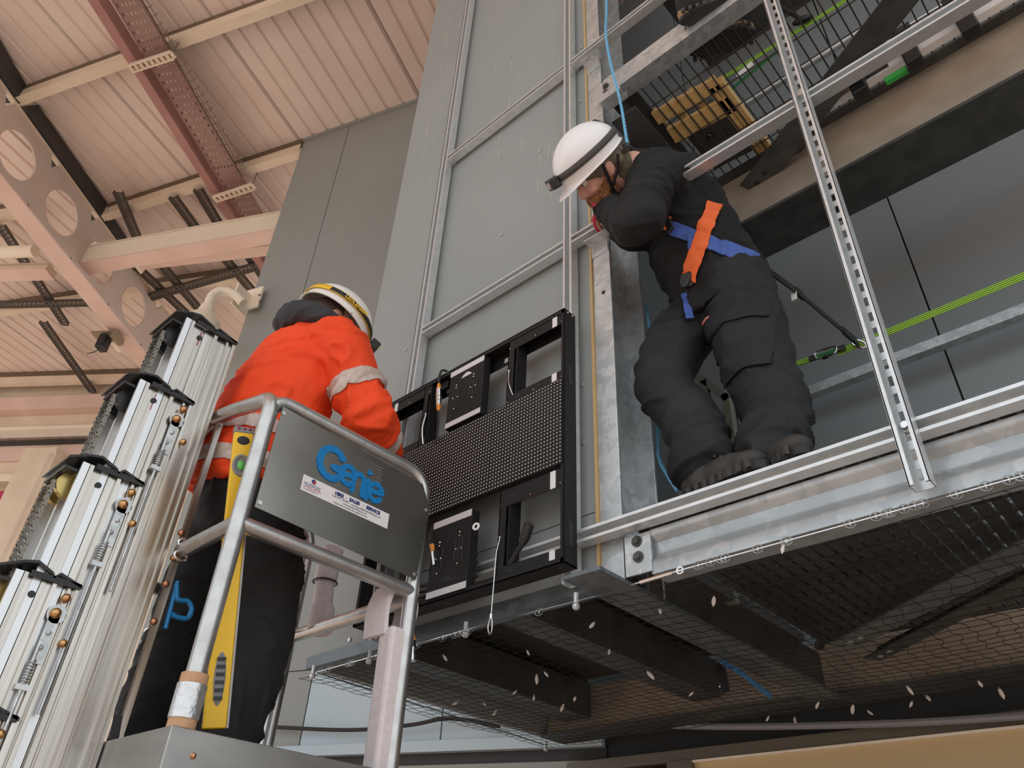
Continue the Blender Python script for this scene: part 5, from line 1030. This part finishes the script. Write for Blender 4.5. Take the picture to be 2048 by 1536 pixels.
def hband(h, par, name, m, r, cz, l0, l1, a0=0, a1=360, tilt=0.0, out=0.004, n=48):
    vs = []; cnt = n + 1
    for la in (l0, l1):
        for j in range(cnt):
            a = math.radians(a0 + (a1 - a0) * j / n); t = math.radians(la + tilt * math.sin(a)); vs.append(h((r[0] + out) * math.cos(t) * math.cos(a), (r[1] + out) * math.cos(t) * math.sin(a), cz + (r[2] + out) * math.sin(t)))
    b = MB(); b.add(vs, [(j, j + 1, cnt + j + 1, cnt + j) for j in range(n)]); o = b.build(name, m, par, True); return solid(o, 0.002)
def boot(par, ankle, toe, floor, m=BOOT, L=0.29, accent=True):
    ankle = V(ankle); d = V((toe[0], toe[1], 0)).normalized(); s = V((-d.y, d.x, 0)); up = V((0, 0, 1)); base = V((ankle.x, ankle.y, floor)); hl = base - d * 0.075; b = MB()
    b.ell(hl + d * 0.05 + up * 0.06, d * 0.06, s * 0.042, up * 0.06, 16, 10); b.ell(hl + d * 0.15 + up * 0.052, d * 0.10, s * 0.047, up * 0.045, 16, 10); b.ell(hl + d * 0.225 + up * 0.042, d * 0.062, s * 0.048, up * 0.036, 16, 10); limb(b, [hl + d * 0.07 + up * 0.05, hl + d * 0.075 + up * 0.16], [0.05, 0.052])
    up_o = put(remeshed(b, 0.008, 4), 'boot_upper', m, par)
    out = []
    for t in range(28):
        a = 2 * math.pi * t / 28; x = math.cos(a); y = math.sin(a); wv = 0.046 + (0.006 if x > 0.2 else 0) - (0.006 if x < -0.5 else 0); out.append(hl + d * (L / 2 - 0.005 + x * L / 2) + s * y * wv)
    b = MB(); b.add([p for p in out] + [p + up * 0.028 for p in out], [tuple(range(28))[::-1], tuple(range(28, 56))] + [(k, (k + 1) % 28, 28 + (k + 1) % 28, 28 + k) for k in range(28)]); so_ = b.build('sole', RUBBER, par, bevel=0.003)
    b = MB()
    for k in range(9):
        for sg_ in (-1, 1): b.obox(hl + d * (0.02 + k * 0.03) + s * sg_ * 0.044 + up * 0.014, d * 0.008, s * 0.006, up * 0.013)
    b.build('tread_lug', mat('tread', (0.05, 0.048, 0.045), 0.7), so_)
    b = MB()
    for k in range(5): c = hl + d * (0.115 + k * 0.022) + up * (0.112 - k * 0.012); b.tube([c - s * 0.026, c + up * 0.008, c + s * 0.026], 0.003, 6)
    b.build('lace', GREYV, up_o)
    if accent: b = MB(); b.ell(hl + d * 0.045 + up * 0.115, d * 0.022, s * 0.054, up * 0.012); b.build('heel_tab', CONN, up_o, True)
    return up_o
VIEW = V(RW[2])
# ------------------------------------------------------------------ worker leaning over the rail
w2 = thing('person', 'worker in black with orange and blue harness leaning over the rail', 'person')
FLR = 2.632
hA, hB = V((-0.915, 1.985, 3.50)), V((-0.785, 1.90, 3.47)); kA = at(1328, 765, Y=1.80); aA = at(1410, 905, Y=1.79); kB = at(1528, 765, Y=1.93); aB = at(1547, 890, Y=1.84)
pel = at(1440, 572, Y=1.93); wai = at(1398, 505, Y=1.87); che = at(1358, 425, Y=1.80); upp = at(1325, 372, Y=1.70); nck = at(1266, 340, Y=1.57)
SL = at(1312, 352, Y=1.575); EL = at(1272, 448, Y=1.47); WLp = at(1208, 414, Y=1.555); SR2 = V((-1.05, 1.84, 3.93)); ER = V((-1.06, 1.68, 3.74)); WRp = V((-1.06, 1.60, 3.90))
hd2 = at(1199, 345, Y=1.47)
F2 = -0.66 * V(RW[0]) + 0.70 * V(RW[1]) - 0.12 * V(RW[2]); U2 = -0.72 * V(RW[0]) - 0.62 * V(RW[1]) - 0.30 * V(RW[2])
H2 = Fr(hd2, F2, U2)
b = MB(); head_shapes(b, H2, nck)
limb(b, [nck, upp, che, wai, pel], [0.07, 0.10, 0.11, 0.105, 0.11]); limb(b, [upp, SL, EL, WLp], [0.06, 0.05, 0.042, 0.03]); limb(b, [upp, SR2, ER, WRp], [0.06, 0.05, 0.042, 0.03])
limb(b, [pel, hA, kA, aA], [0.09, 0.07, 0.05, 0.032]); limb(b, [pel, hB, kB, aB], [0.09, 0.07, 0.05, 0.032])
hand_shapes(b, WLp, (-0.12, 0.9, 0.35), (-0.2, 0.2, -0.8), 0.9); hand_shapes(b, WRp, (-0.3, 0.3, -0.1), (-0.3, 0.6, -0.4), 0.9, thumb=-1)
limb(b, [aA, aA + V((0.0, -0.02, -0.08))], [0.034, 0.03]); limb(b, [aB, aB + V((-0.02, 0.0, -0.07))], [0.034, 0.03])
body2 = put(remeshed(b, 0.006, 3), 'body', SKIN, w2); face_parts(H2, body2)
b = MB(); e = lambda c, r: b.ell(H2(*c), H2.v(r[0], 0, 0), H2.v(0, r[1], 0), H2.v(0, 0, r[2]), 20, 12)
e((0, 0.050, -0.088), (0.055, 0.050, 0.036)); e((0, 0.072, -0.100), (0.040, 0.036, 0.034)); e((0, 0.092, -0.046), (0.030, 0.012, 0.008))
for s in (-1, 1): e((s * 0.052, 0.036, -0.062), (0.020, 0.042, 0.040)); e((s * 0.064, 0.012, -0.028), (0.014, 0.020, 0.034)); e((s * 0.030, 0.086, -0.062), (0.014, 0.016, 0.026))
me = remeshed(b, 0.005, 3); wrinkle(me, 0.004, 70, (1, 1, 1)); put(me, 'beard', BEARD, body2)
b = MB(); b.ell(H2(0, -0.012, 0.045), H2.v(0.088, 0, 0), H2.v(0, 0.106, 0), H2.v(0, 0, 0.095), 24, 13); limb(b, [H2(0, -0.06, -0.01), H2(0, -0.065, -0.075)], [0.070, 0.064]); b.ell(H2(0, -0.05, 0.0), H2.v(0.089, 0, 0), H2.v(0, 0.062, 0), H2.v(0, 0, 0.05), 20, 11)
me = remeshed(b, 0.007, 3); wrinkle(me, 0.003, 30, (1, 1, 2.5)); put(me, 'snood', SNOOD, w2)
HR = (0.112, 0.140, 0.112)
hm = helmet(H2, w2, WHITEP, HR, 0.074, 0.05)
hband(H2, hm, 'lamp_strap', mat('strap_grey', (0.08, 0.075, 0.075), 0.8), HR, 0.074, 0, 12, tilt=3, out=0.004)
hband(H2, hm, 'lamp_strap', mat('strap_grey', (0.08, 0.075, 0.075), 0.8), HR, 0.074, 12, 40, 262, 278, out=0.004)
b = MB(); c = H2(0, 0.160, 0.092); b.obox(c, H2.v(0.030, 0, 0), H2.v(0, 0.018, 0.004), H2.v(0, -0.004, 0.020)); lo = b.build('head_lamp', BLACKP, hm, bevel=0.006); b = MB(); b.cyl(H2(0, 0.177, 0.096), H2(0, 0.181, 0.097), 0.013, 14); b.build('lamp_lens', mat('lens', (0.5, 0.4, 0.42), 0.1), lo)
b = MB()
for s in (-1, 1): b.tube(spline([H2(s * 0.108, 0.02, 0.03), H2(s * 0.092, 0.028, -0.02), H2(s * 0.070, 0.04, -0.075), H2(s * 0.03, 0.065, -0.118)]), 0.0065, 8); b.tube(spline([H2(s * 0.108, -0.05, 0.02), H2(s * 0.092, -0.02, -0.02), H2(s * 0.08, 0.025, -0.05)]), 0.0055, 8)
b.tube([H2(-0.03, 0.065, -0.118), H2(0, 0.075, -0.126), H2(0.03, 0.065, -0.118)], 0.006, 8); b.build('chin_strap', BLACKP, hm)
b = MB()
for s in (-1, 1): b.obox(H2(s * 0.073, 0.038, -0.072), H2.v(0.006, 0, 0), H2.v(0, 0.010, 0), H2.v(0, 0, 0.012))
b.build('strap_buckle', BLACKP, hm)
b = MB(); b.tube(spline([H2(-0.09, -0.09, 0.01), H2(0, -0.135, -0.01), H2(0.09, -0.09, 0.01)]), 0.010, 8); b.sph(H2(0, -0.14, -0.008), 0.02); b.build('fit_dial', BLACKP, hm, True)
# sweater
sd_ = V((0.78, -0.55, 0.1)).normalized(); b = MB()
def rg(c, a, d_, k, j): ax = V(d_).normalized(); s = (sd_ - ax * sd_.dot(ax)).normalized(); return (c, s * k, ax.cross(s) * j)
sp = (upp - pel)
loft(b, [rg(pel + V((0.0, 0.0, -0.10)), 0, sp, 0.18, 0.165), rg(pel, 0, sp, 0.185, 0.175), rg(wai, 0, sp, 0.18, 0.17), rg(lerp(wai, che, 0.5), 0, sp, 0.18, 0.165), rg(che, 0, sp, 0.185, 0.155), rg(upp, 0, nck - che, 0.17, 0.125), rg(lerp(upp, nck, 0.6), 0, nck - upp, 0.10, 0.09), rg(nck, 0, hd2 - nck, 0.072, 0.072)])
limb(b, [lerp(upp, SL, 0.3), SL, lerp(SL, EL, 0.5), EL, lerp(EL, WLp, 0.5), lerp(EL, WLp, 0.93)], [0.10, 0.093, 0.082, 0.072, 0.060, 0.044], 20); limb(b, [upp, SR2, ER, lerp(ER, WRp, 0.9)], [0.095, 0.08, 0.062, 0.045])
mesw = remeshed(b, 0.0085, 5); wrinkle(mesw, 0.013, 6.5, (1, 1, 1.6), 3.0); put(mesw, 'sweater', BLKCLOTH, w2)
# trousers
b = MB(); loft(b, [rg(pel + sp.normalized() * 0.02, 0, sp, 0.155, 0.14), rg(pel - sp.normalized() * 0.03, 0, sp, 0.172, 0.16), rg((hA + hB) / 2 + V((0.01, 0, 0)), 0, (0, 0, 1), 0.172, 0.15), rg((hA + hB) / 2 - V((0.0, 0.02, 0.1)), 0, (0, 0, 1), 0.15, 0.11)])
limb(b, [hA, lerp(hA, kA, 0.5) + V((-0.02, -0.02, 0.02)), kA, lerp(kA, aA, 0.5) + V((0, 0.03, 0)), aA, aA + V((-0.015, -0.01, -0.04))], [0.112, 0.108, 0.098, 0.092, 0.084, 0.086], 20)
limb(b, [hB, lerp(hB, kB, 0.5), kB, lerp(kB, aB, 0.5) + V((0.01, 0.03, 0)), aB, aB + V((0, -0.01, -0.07))], [0.128, 0.124, 0.112, 0.104, 0.092, 0.096], 20)
metr = remeshed(b, 0.0085, 5); low = lambda c: 1.0 + 1.2 * max(0.0, min(1.0, (3.0 - c.z) / 0.25)); wrinkle(metr, 0.010, 6.0, (1, 1, 1.8), 9.0, low); tro = put(metr, 'trousers', TROUSER, w2)
# cargo pocket on the near leg
def biggest(bm):
    todo = set(bm.verts); best = set()
    while todo:
        st = [todo.pop()]; isl = set(st)
        while st:
            for e_ in st.pop().link_edges:
                for v in e_.verts:
                    if v in todo: todo.discard(v); isl.add(v); st.append(v)
        if len(isl) > len(best): best = isl
    bmesh.ops.delete(bm, geom=[v for v in bm.verts if v not in best], context='VERTS')
def patch(me, c, ax, ay, hx, hy, off, name, m, par, th=0.006):
    c = V(c); ax = V(ax).normalized(); ay = V(ay).normalized(); bm = bmesh.new(); bm.from_mesh(me)
    for n_, h_ in ((ax, hx), (-ax, hx), (ay, hy), (-ay, hy)): bmesh.ops.bisect_plane(bm, geom=list(bm.verts) + list(bm.edges) + list(bm.faces), plane_co=c + n_ * h_, plane_no=n_, clear_outer=True)
    bm.normal_update(); bmesh.ops.delete(bm, geom=[f for f in bm.faces if f.normal.dot(VIEW) > 0.05], context='FACES'); biggest(bm); nn = {v: v.normal.copy() for v in bm.verts}
    for v in bm.verts: v.co += nn[v] * off
    out = bpy.data.meshes.new(name); bm.to_mesh(out); bm.free(); return solid(put(out, name, m, par), th)
pkc = at(1480, 690, Y=1.82); pkx = at(1530, 680, Y=1.84) - at(1430, 690, Y=1.80)
patch(metr, pkc, pkx, V((0.05, 0.05, 1)), 0.10, 0.10, 0.004, 'cargo_pocket', TROUSER, tro); patch(metr, at(1465, 642, Y=1.82), pkx, V((0.05, 0.05, 1)), 0.112, 0.028, 0.012, 'pocket_flap', TROUSER, tro, 0.005)
patch(metr, at(1418, 635, Y=1.8), pkx, V((0.3, 0, 1)), 0.016, 0.008, 0.019, 'logo_patch', mat('patch_red', (0.55, 0.22, 0.16), 0.6), tro, 0.002)
# harness
def hstrap(me, u0, u1, hw, off, name, m, Y0=1.7, rad=0.2):
    p = at(*u0, Y=Y0); q = at(*u1, Y=Y0); c = (p + q) / 2; vw = (c - V(CAM)).normalized(); dr = (q - p).normalized(); no = dr.cross(vw).normalized(); bm = bmesh.new(); bm.from_mesh(me)
    ep = no.cross((p - V(CAM)).normalized()).normalized(); ep = -ep if ep.dot(dr) > 0 else ep; eq = no.cross((q - V(CAM)).normalized()).normalized(); eq = -eq if eq.dot(dr) < 0 else eq
    for n_, co_ in ((no, c + no * hw), (-no, c - no * hw), (ep, p), (eq, q)): bmesh.ops.bisect_plane(bm, geom=list(bm.verts) + list(bm.edges) + list(bm.faces), plane_co=co_, plane_no=n_, clear_outer=True)
    bm.normal_update(); bmesh.ops.delete(bm, geom=[f for f in bm.faces if f.normal.dot(vw) > 0.1 or (f.calc_center_median() - c).length > rad], context='FACES'); nn = {v: v.normal.copy() for v in bm.verts}
    for v in bm.verts: v.co += nn[v] * off
    bmesh.ops.smooth_vert(bm, verts=bm.verts, factor=0.5, use_axis_x=True, use_axis_y=True, use_axis_z=True)
    biggest(bm)
    out = bpy.data.meshes.new(name); bm.to_mesh(out); bm.free(); return solid(put(out, name, m, hrn), 0.003)
hrn = bpy.data.objects.new('harness', None); col.objects.link(hrn); hrn.parent = w2
hstrap(mesw, (1342, 456), (1512, 522), 0.024, 0.005, 'waist_strap', HARB, 1.75, 0.36); hstrap(mesw, (1308, 436), (1340, 448), 0.026, 0.007, 'chest_buckle_strap', HARO, 1.72, 0.25)
hstrap(mesw, (1426, 410), (1378, 562), 0.026, 0.010, 'shoulder_strap', HARO, 1.75, 0.34); hstrap(mesw, (1378, 468), (1392, 536), 0.008, 0.009, 'loose_strap', HARB, 1.74, 0.25)
hstrap(metr, (1372, 560), (1376, 642), 0.013, 0.016, 'leg_strap', HARB, 1.82, 0.30); hstrap(mesw, (1374, 545), (1378, 575), 0.02, 0.013, 'leg_buckle', BLACKP, 1.78, 0.3)
b = MB(); b.obox(at(1338, 450, Y=1.575), (0.010, 0, 0.008), (0, 0.006, 0), (-0.006, 0, 0.03)); b.build('chest_buckle', BLACKP, hrn, bevel=0.002)
b = MB(); b.tube([lerp(EL, WLp, 0.88), lerp(EL, WLp, 1.0)], 0.043, 16); b.build('glove_cuff', WHITES, w2, True); b = MB(); hand_shapes(b, WLp, (-0.12, 0.9, 0.35), (-0.2, 0.2, -0.8), 0.9, 1.14); put(remeshed(b, 0.006, 2), 'glove', GLOVE, w2)
boot(w2, aA + V((0.0, -0.02, 0)), (0.97, -0.2), FLR, L=0.30); boot(w2, aB + V((-0.03, 0.0, 0)), (0.75, -0.6), FLR)
# lanyard from the harness to the lifeline
ly = thing('lanyard', 'black webbing lanyard from the harness to the green lifeline', 'lanyard'); q0 = at(1515, 525, Y=1.92); q1 = at(1590, 580, Y=2.1); q2 = at(1718, 688, Y=2.68); b = MB()
for a_, c_, wd in ((q0, q1, 0.03), (q1, q2, 0.026)): b.bar(a_, c_, 0.005, wd, (0, 0, 1))
b.build('webbing', BLACKP, ly); b = MB(); p = lerp(q1, q2, 0.02); b.bar(p, lerp(q1, q2, 0.10), 0.012, 0.036, (0, 0, 1)); b.bar(lerp(q1, q2, 0.72), lerp(q1, q2, 0.95), 0.012, 0.034, (0, 0, 1)); b.build('stitched_end', BLACKP, ly)
b = MB(); p = at(1588, 592, Y=2.1); b.obox(p, (0.010, 0, 0), (0, 0.002, 0), (0.002, 0, 0.018)); p = lerp(q1, q2, 0.76) + V((0, -0.012, 0.01)); b.bar(p, p + (q2 - q1) * 0.12, 0.002, 0.02, (0, 0, 1)); b.build('tag', PAPER, ly)
b = MB(); b.torus(q2, (0.022, 0.008, -0.016), (0.006, 0, 0.014), 0.005, 18, 8); b.build('end_hook', CHROME, ly, True)
# ------------------------------------------------------------------ worker in the lift
w1_ = thing('person', 'worker in orange hi-vis jacket and white helmet standing in the lift', 'person')
pel1 = V((-2.13, 1.02, 2.72)); wai1 = V((-2.13, 1.005, 2.90)); che1 = V((-2.10, 1.03, 3.10)); sh1 = V((-2.07, 1.05, 3.28)); nk1 = V((-2.06, 1.07, 3.38)); hd1 = V((-2.06, 1.11, 3.455))
S1 = V((-1.895, 1.08, 3.25)); E1_ = at(738, 838, Y=1.20); Wr1 = at(775, 915, Y=1.43); S1L = V((-2.26, 1.10, 3.24)); E1L = V((-2.33, 1.25, 2.98)); W1L = V((-2.20, 1.47, 3.02))
hr1 = V((-2.03, 1.03, 2.70)); hl1 = V((-2.23, 1.02, 2.70)); kr1 = V((-2.01, 1.10, 2.28)); kl1 = V((-2.28, 1.00, 2.28)); ar1 = V((-2.00, 1.05, 1.90)); al1 = V((-2.29, 0.98, 1.90))
H1 = Fr(hd1, (0.18, 0.90, -0.42), (0.12, 0.36, 0.92))
b = MB(); head_shapes(b, H1, nk1); limb(b, [nk1, sh1, che1, wai1, pel1], [0.066, 0.10, 0.115, 0.11, 0.11]); limb(b, [sh1, S1, E1_, Wr1], [0.06, 0.05, 0.042, 0.03]); limb(b, [sh1, S1L, E1L, W1L], [0.06, 0.05, 0.042, 0.03])
limb(b, [pel1, hr1, kr1, ar1], [0.1, 0.085, 0.06, 0.045]); limb(b, [pel1, hl1, kl1, al1], [0.1, 0.085, 0.06, 0.045]); hand_shapes(b, Wr1, (Wr1 - E1_), (-1, 0, 0), 0.5); hand_shapes(b, W1L, (0.5, 0.8, 0.1), (0.3, 0.2, -1), 0.5, thumb=-1)
limb(b, [ar1, ar1 + V((0, 0.06, -0.05))], [0.04, 0.035]); limb(b, [al1, al1 + V((0, 0.06, -0.05))], [0.04, 0.035])
body1 = put(remeshed(b, 0.007, 3), 'body', SKIN, w1_); face_parts(H1, body1)
b = MB(); b.ell(H1(0, -0.02, 0.02), H1.v(0.081, 0, 0), H1.v(0, 0.092, 0), H1.v(0, 0, 0.09), 20, 12); put(remeshed(b, 0.007, 3), 'hair', mat('brown_hair', (0.09, 0.055, 0.035), 0.8, bump=0.8, bscale=120), body1)
b = MB(); b.ell(H1(0, 0.045, -0.085), H1.v(0.055, 0, 0), H1.v(0, 0.05, 0), H1.v(0, 0, 0.035), 16, 10); put(remeshed(b, 0.007, 3), 'beard', BEARD, body1)
sx = V((1, 0.08, 0))
def rg1(c, d_, k, j): ax = V(d_).normalized(); s = (sx - ax * sx.dot(ax)).normalized(); return (c, s * k, ax.cross(s) * j)
b = MB(); s_ = sh1 - pel1
loft(b, [rg1(pel1 + V((0, -0.01, -0.02)), s_, 0.20, 0.185), rg1(lerp(pel1, wai1, 0.5) + V((0, -0.015, 0)), s_, 0.205, 0.185), rg1(wai1, s_, 0.205, 0.175), rg1(che1 + V((0, -0.01, 0)), s_, 0.205, 0.165), rg1(sh1, s_, 0.185, 0.135), rg1(lerp(sh1, nk1, 0.5), nk1 - sh1, 0.115, 0.105), rg1(nk1 + V((0, -0.01, 0.01)), nk1 - sh1, 0.085, 0.088)])
AR = [lerp(sh1, S1, 0.5), S1, lerp(S1, E1_, 0.5), E1_, lerp(E1_, Wr1, 0.5), lerp(E1_, Wr1, 0.97)]; limb(b, AR, [0.105, 0.098, 0.088, 0.080, 0.070, 0.055], 20); limb(b, [sh1, S1L, E1L, W1L], [0.1, 0.09, 0.075, 0.052])
mej = remeshed(b, 0.0085, 5); arm = lambda c: 1.0 + 0.9 * max(0.0, 1 - (c - E1_).length / 0.22); wrinkle(mej, 0.014, 6.5, (1, 1, 1.6), 21.0, arm); jk = put(mej, 'jacket', ORANGE, w1_)
def band(p, q, hw, c, rad, off=0.003, notarm=False):
    me = slab(mej, p, p, hw, off, nrm=q, centre=c, rad=rad)
    if notarm:
        bm = bmesh.new(); bm.from_mesh(me); dl_ = []
        for v in bm.verts:
            for a_, c_ in ((S1, E1_), (E1_, Wr1), (S1L, E1L), (E1L, W1L)):
                t = max(0, min(1, (v.co - a_).dot(c_ - a_) / (c_ - a_).length_squared))
                if (v.co - lerp(a_, c_, t)).length < 0.097: dl_.append(v); break
        bmesh.ops.delete(bm, geom=dl_, context='VERTS'); bm.to_mesh(me); bm.free()
    return solid(put(me, 'reflective_band', TAPE, jk), 0.0015)
ua_ = (E1_ - S1).normalized(); pm = lerp(S1, E1_, 0.60); band(pm, ua_, 0.032, pm + V((0.012, 0.0, 0.0)), 0.110); fa = (Wr1 - E1_).normalized(); pm = lerp(E1_, Wr1, 0.42); band(pm, fa, 0.030, pm, 0.105)
sd1 = s_.normalized(); pm = lerp(pel1, sh1, 0.29); band(pm, sd1, 0.026, pm, 0.34, notarm=True); pm = lerp(pel1, sh1, 0.075); band(pm, sd1, 0.026, pm, 0.34, notarm=True)
b = MB(); b.tube(spline([nk1 + V((-0.10, 0.02, 0.04)), nk1 + V((-0.07, -0.09, 0.03)), nk1 + V((0.03, -0.11, 0.02)), nk1 + V((0.10, -0.04, 0.0)), nk1 + V((0.08, 0.06, -0.02))]), 0.048, 14); me = remeshed(b, 0.008, 3); wrinkle(me, 0.006, 14); put(me, 'collar', mat('charcoal_collar', (0.035, 0.036, 0.042), 0.8), jk)
b = MB(); loft(b, [rg1(pel1 + V((0, 0, 0.06)), (0, 0, 1), 0.175, 0.155), rg1(pel1, (0, 0, 1), 0.185, 0.165), rg1((hr1 + hl1) / 2 - V((0, 0, 0.06)), (0, 0, 1), 0.18, 0.15), rg1((hr1 + hl1) / 2 - V((0, 0, 0.14)), (0, 0, 1), 0.16, 0.11)])
limb(b, [hr1, lerp(hr1, kr1, 0.5), kr1, lerp(kr1, ar1, 0.5), ar1, ar1 + V((0, 0.01, -0.05))], [0.115, 0.112, 0.100, 0.098, 0.092, 0.096], 20); limb(b, [hl1, lerp(hl1, kl1, 0.5), kl1, lerp(kl1, al1, 0.5), al1, al1 + V((0, 0.01, -0.05))], [0.115, 0.112, 0.100, 0.098, 0.092, 0.096], 20)
me = remeshed(b, 0.0095, 5); wrinkle(me, 0.011, 6.0, (1, 1, 1.7), 5.0); put(me, 'trousers', TROUSERB, w1_)
HR1 = (0.122, 0.150, 0.122); hm1 = helmet(H1, w1_, WHITEP2, HR1, 0.055, 0.03)
hband(H1, hm1, 'lamp_strap', YELLOW, HR1, 0.05, 0, 12, tilt=2, out=0.004); hband(H1, hm1, 'strap_label', BLACKP, HR1, 0.05, 1, 11, -35, 75, tilt=2, out=0.0062); hband(H1, hm1, 'strap_buckle', BLACKP, HR1, 0.05, -1, 13, 238, 262, tilt=2, out=0.006)
fo_ = Fr(H1(HR1[0] * 0.99 + 0.009, 0.02, 0.062), H1.F, H1.U)
text_mesh('LEDLENSER', 0.021, YELLOW, hm1, 'strap_lettering', frame(H1((HR1[0] + 0.009) * math.cos(math.radians(-8)), -0.03, 0.055), H1.F, H1.U), 0.0015, 0.0003)
b = MB(); c = H1(0, 0.172, 0.072); b.obox(c, H1.v(0.028, 0, 0), H1.v(0, 0.02, 0), H1.v(0, 0, 0.022)); lo = b.build('head_lamp', BLACKP, hm1, bevel=0.006); b = MB(); b.obox(H1(0.0, 0.186, 0.072), H1.v(0.024, 0, 0), H1.v(0, 0.008, 0), H1.v(0, 0, 0.010)); b.build('lamp_trim', YELLOW, lo, bevel=0.002)
b = MB()
for s in (-1, 1): b.tube(spline([H1(s * 0.112, 0.03, 0.03), H1(s * 0.085, 0.05, -0.05), H1(s * 0.03, 0.07, -0.12)]), 0.006, 8)
b.tube([H1(-0.03, 0.07, -0.12), H1(0, 0.075, -0.128), H1(0.03, 0.07, -0.12)], 0.006, 8); b.build('chin_strap', BLACKP, hm1)
boot(w1_, ar1, (0.15, 1), zF + 0.002, accent=False); boot(w1_, al1, (-0.1, 1), zF + 0.002, accent=False)
# ------------------------------------------------------------------ third worker, only the boots and legs show above the mesh
w3 = thing('person', 'worker standing on the wire mesh above, seen from below by the boot soles', 'person'); ZM3 = 4.748
fa3 = at(1440, 88, Z=ZM3); k3 = V((0.9, 0.35, 0)); a3 = fa3 - k3 * 0.06 + V((0, 0, 0.11)); a4 = at(1392, 28, Z=ZM3) + V((0, 0.02, 0.11)); pel3 = (a3 + a4) / 2 + V((0, 0, 0.83)); H3 = Fr(pel3 + V((0, 0, 0.74)), k3, (0, 0, 1))
b = MB(); head_shapes(b, H3, pel3 + V((0, 0, 0.58))); sh3 = pel3 + V((0, 0, 0.52)); limb(b, [sh3, pel3], [0.13, 0.12]); sv = V((0.35, -0.9, 0)) * 0.2
for s in (-1, 1): limb(b, [sh3, sh3 + sv * s, sh3 + sv * s * 1.2 + V((0, 0, -0.3)), sh3 + sv * s + k3 * 0.12 + V((0, 0, -0.52))], [0.07, 0.055, 0.045, 0.032]); hand_shapes(b, sh3 + sv * s + k3 * 0.13 + V((0, 0, -0.54)), (0, 0, -1), k3, 0.4, thumb=s)
for a_ in (a3, a4): limb(b, [pel3, lerp(pel3, a_, 0.5), a_], [0.11, 0.065, 0.045])
put(remeshed(b, 0.012, 3), 'body', SKIN, w3)
b = MB(); limb(b, [pel3 + V((0, 0, 0.1)), pel3], [0.15, 0.16])
for a_ in (a3, a4): limb(b, [lerp(pel3, a_, 0.1), lerp(pel3, a_, 0.5), a_ + V((0, 0, -0.02))], [0.12, 0.095, 0.085])
put(remeshed(b, 0.012, 4), 'trousers', TROUSERB, w3); b = MB(); limb(b, [pel3 - V((0, 0, 0.05)), lerp(pel3, sh3, 0.5), sh3, sh3 + V((0, 0, 0.06))], [0.17, 0.17, 0.16, 0.09])
for s in (-1, 1): limb(b, [sh3, sh3 + sv * s, sh3 + sv * s * 1.2 + V((0, 0, -0.3)), sh3 + sv * s + k3 * 0.12 + V((0, 0, -0.52))], [0.1, 0.085, 0.07, 0.05])
put(remeshed(b, 0.014, 4), 'jacket', BLKCLOTH, w3)
boot(w3, a3, k3, ZM3, mat('tan_boot', (0.30, 0.20, 0.09), 0.7)); boot(w3, a4, k3, ZM3, mat('tan_boot', (0.30, 0.20, 0.09), 0.7))
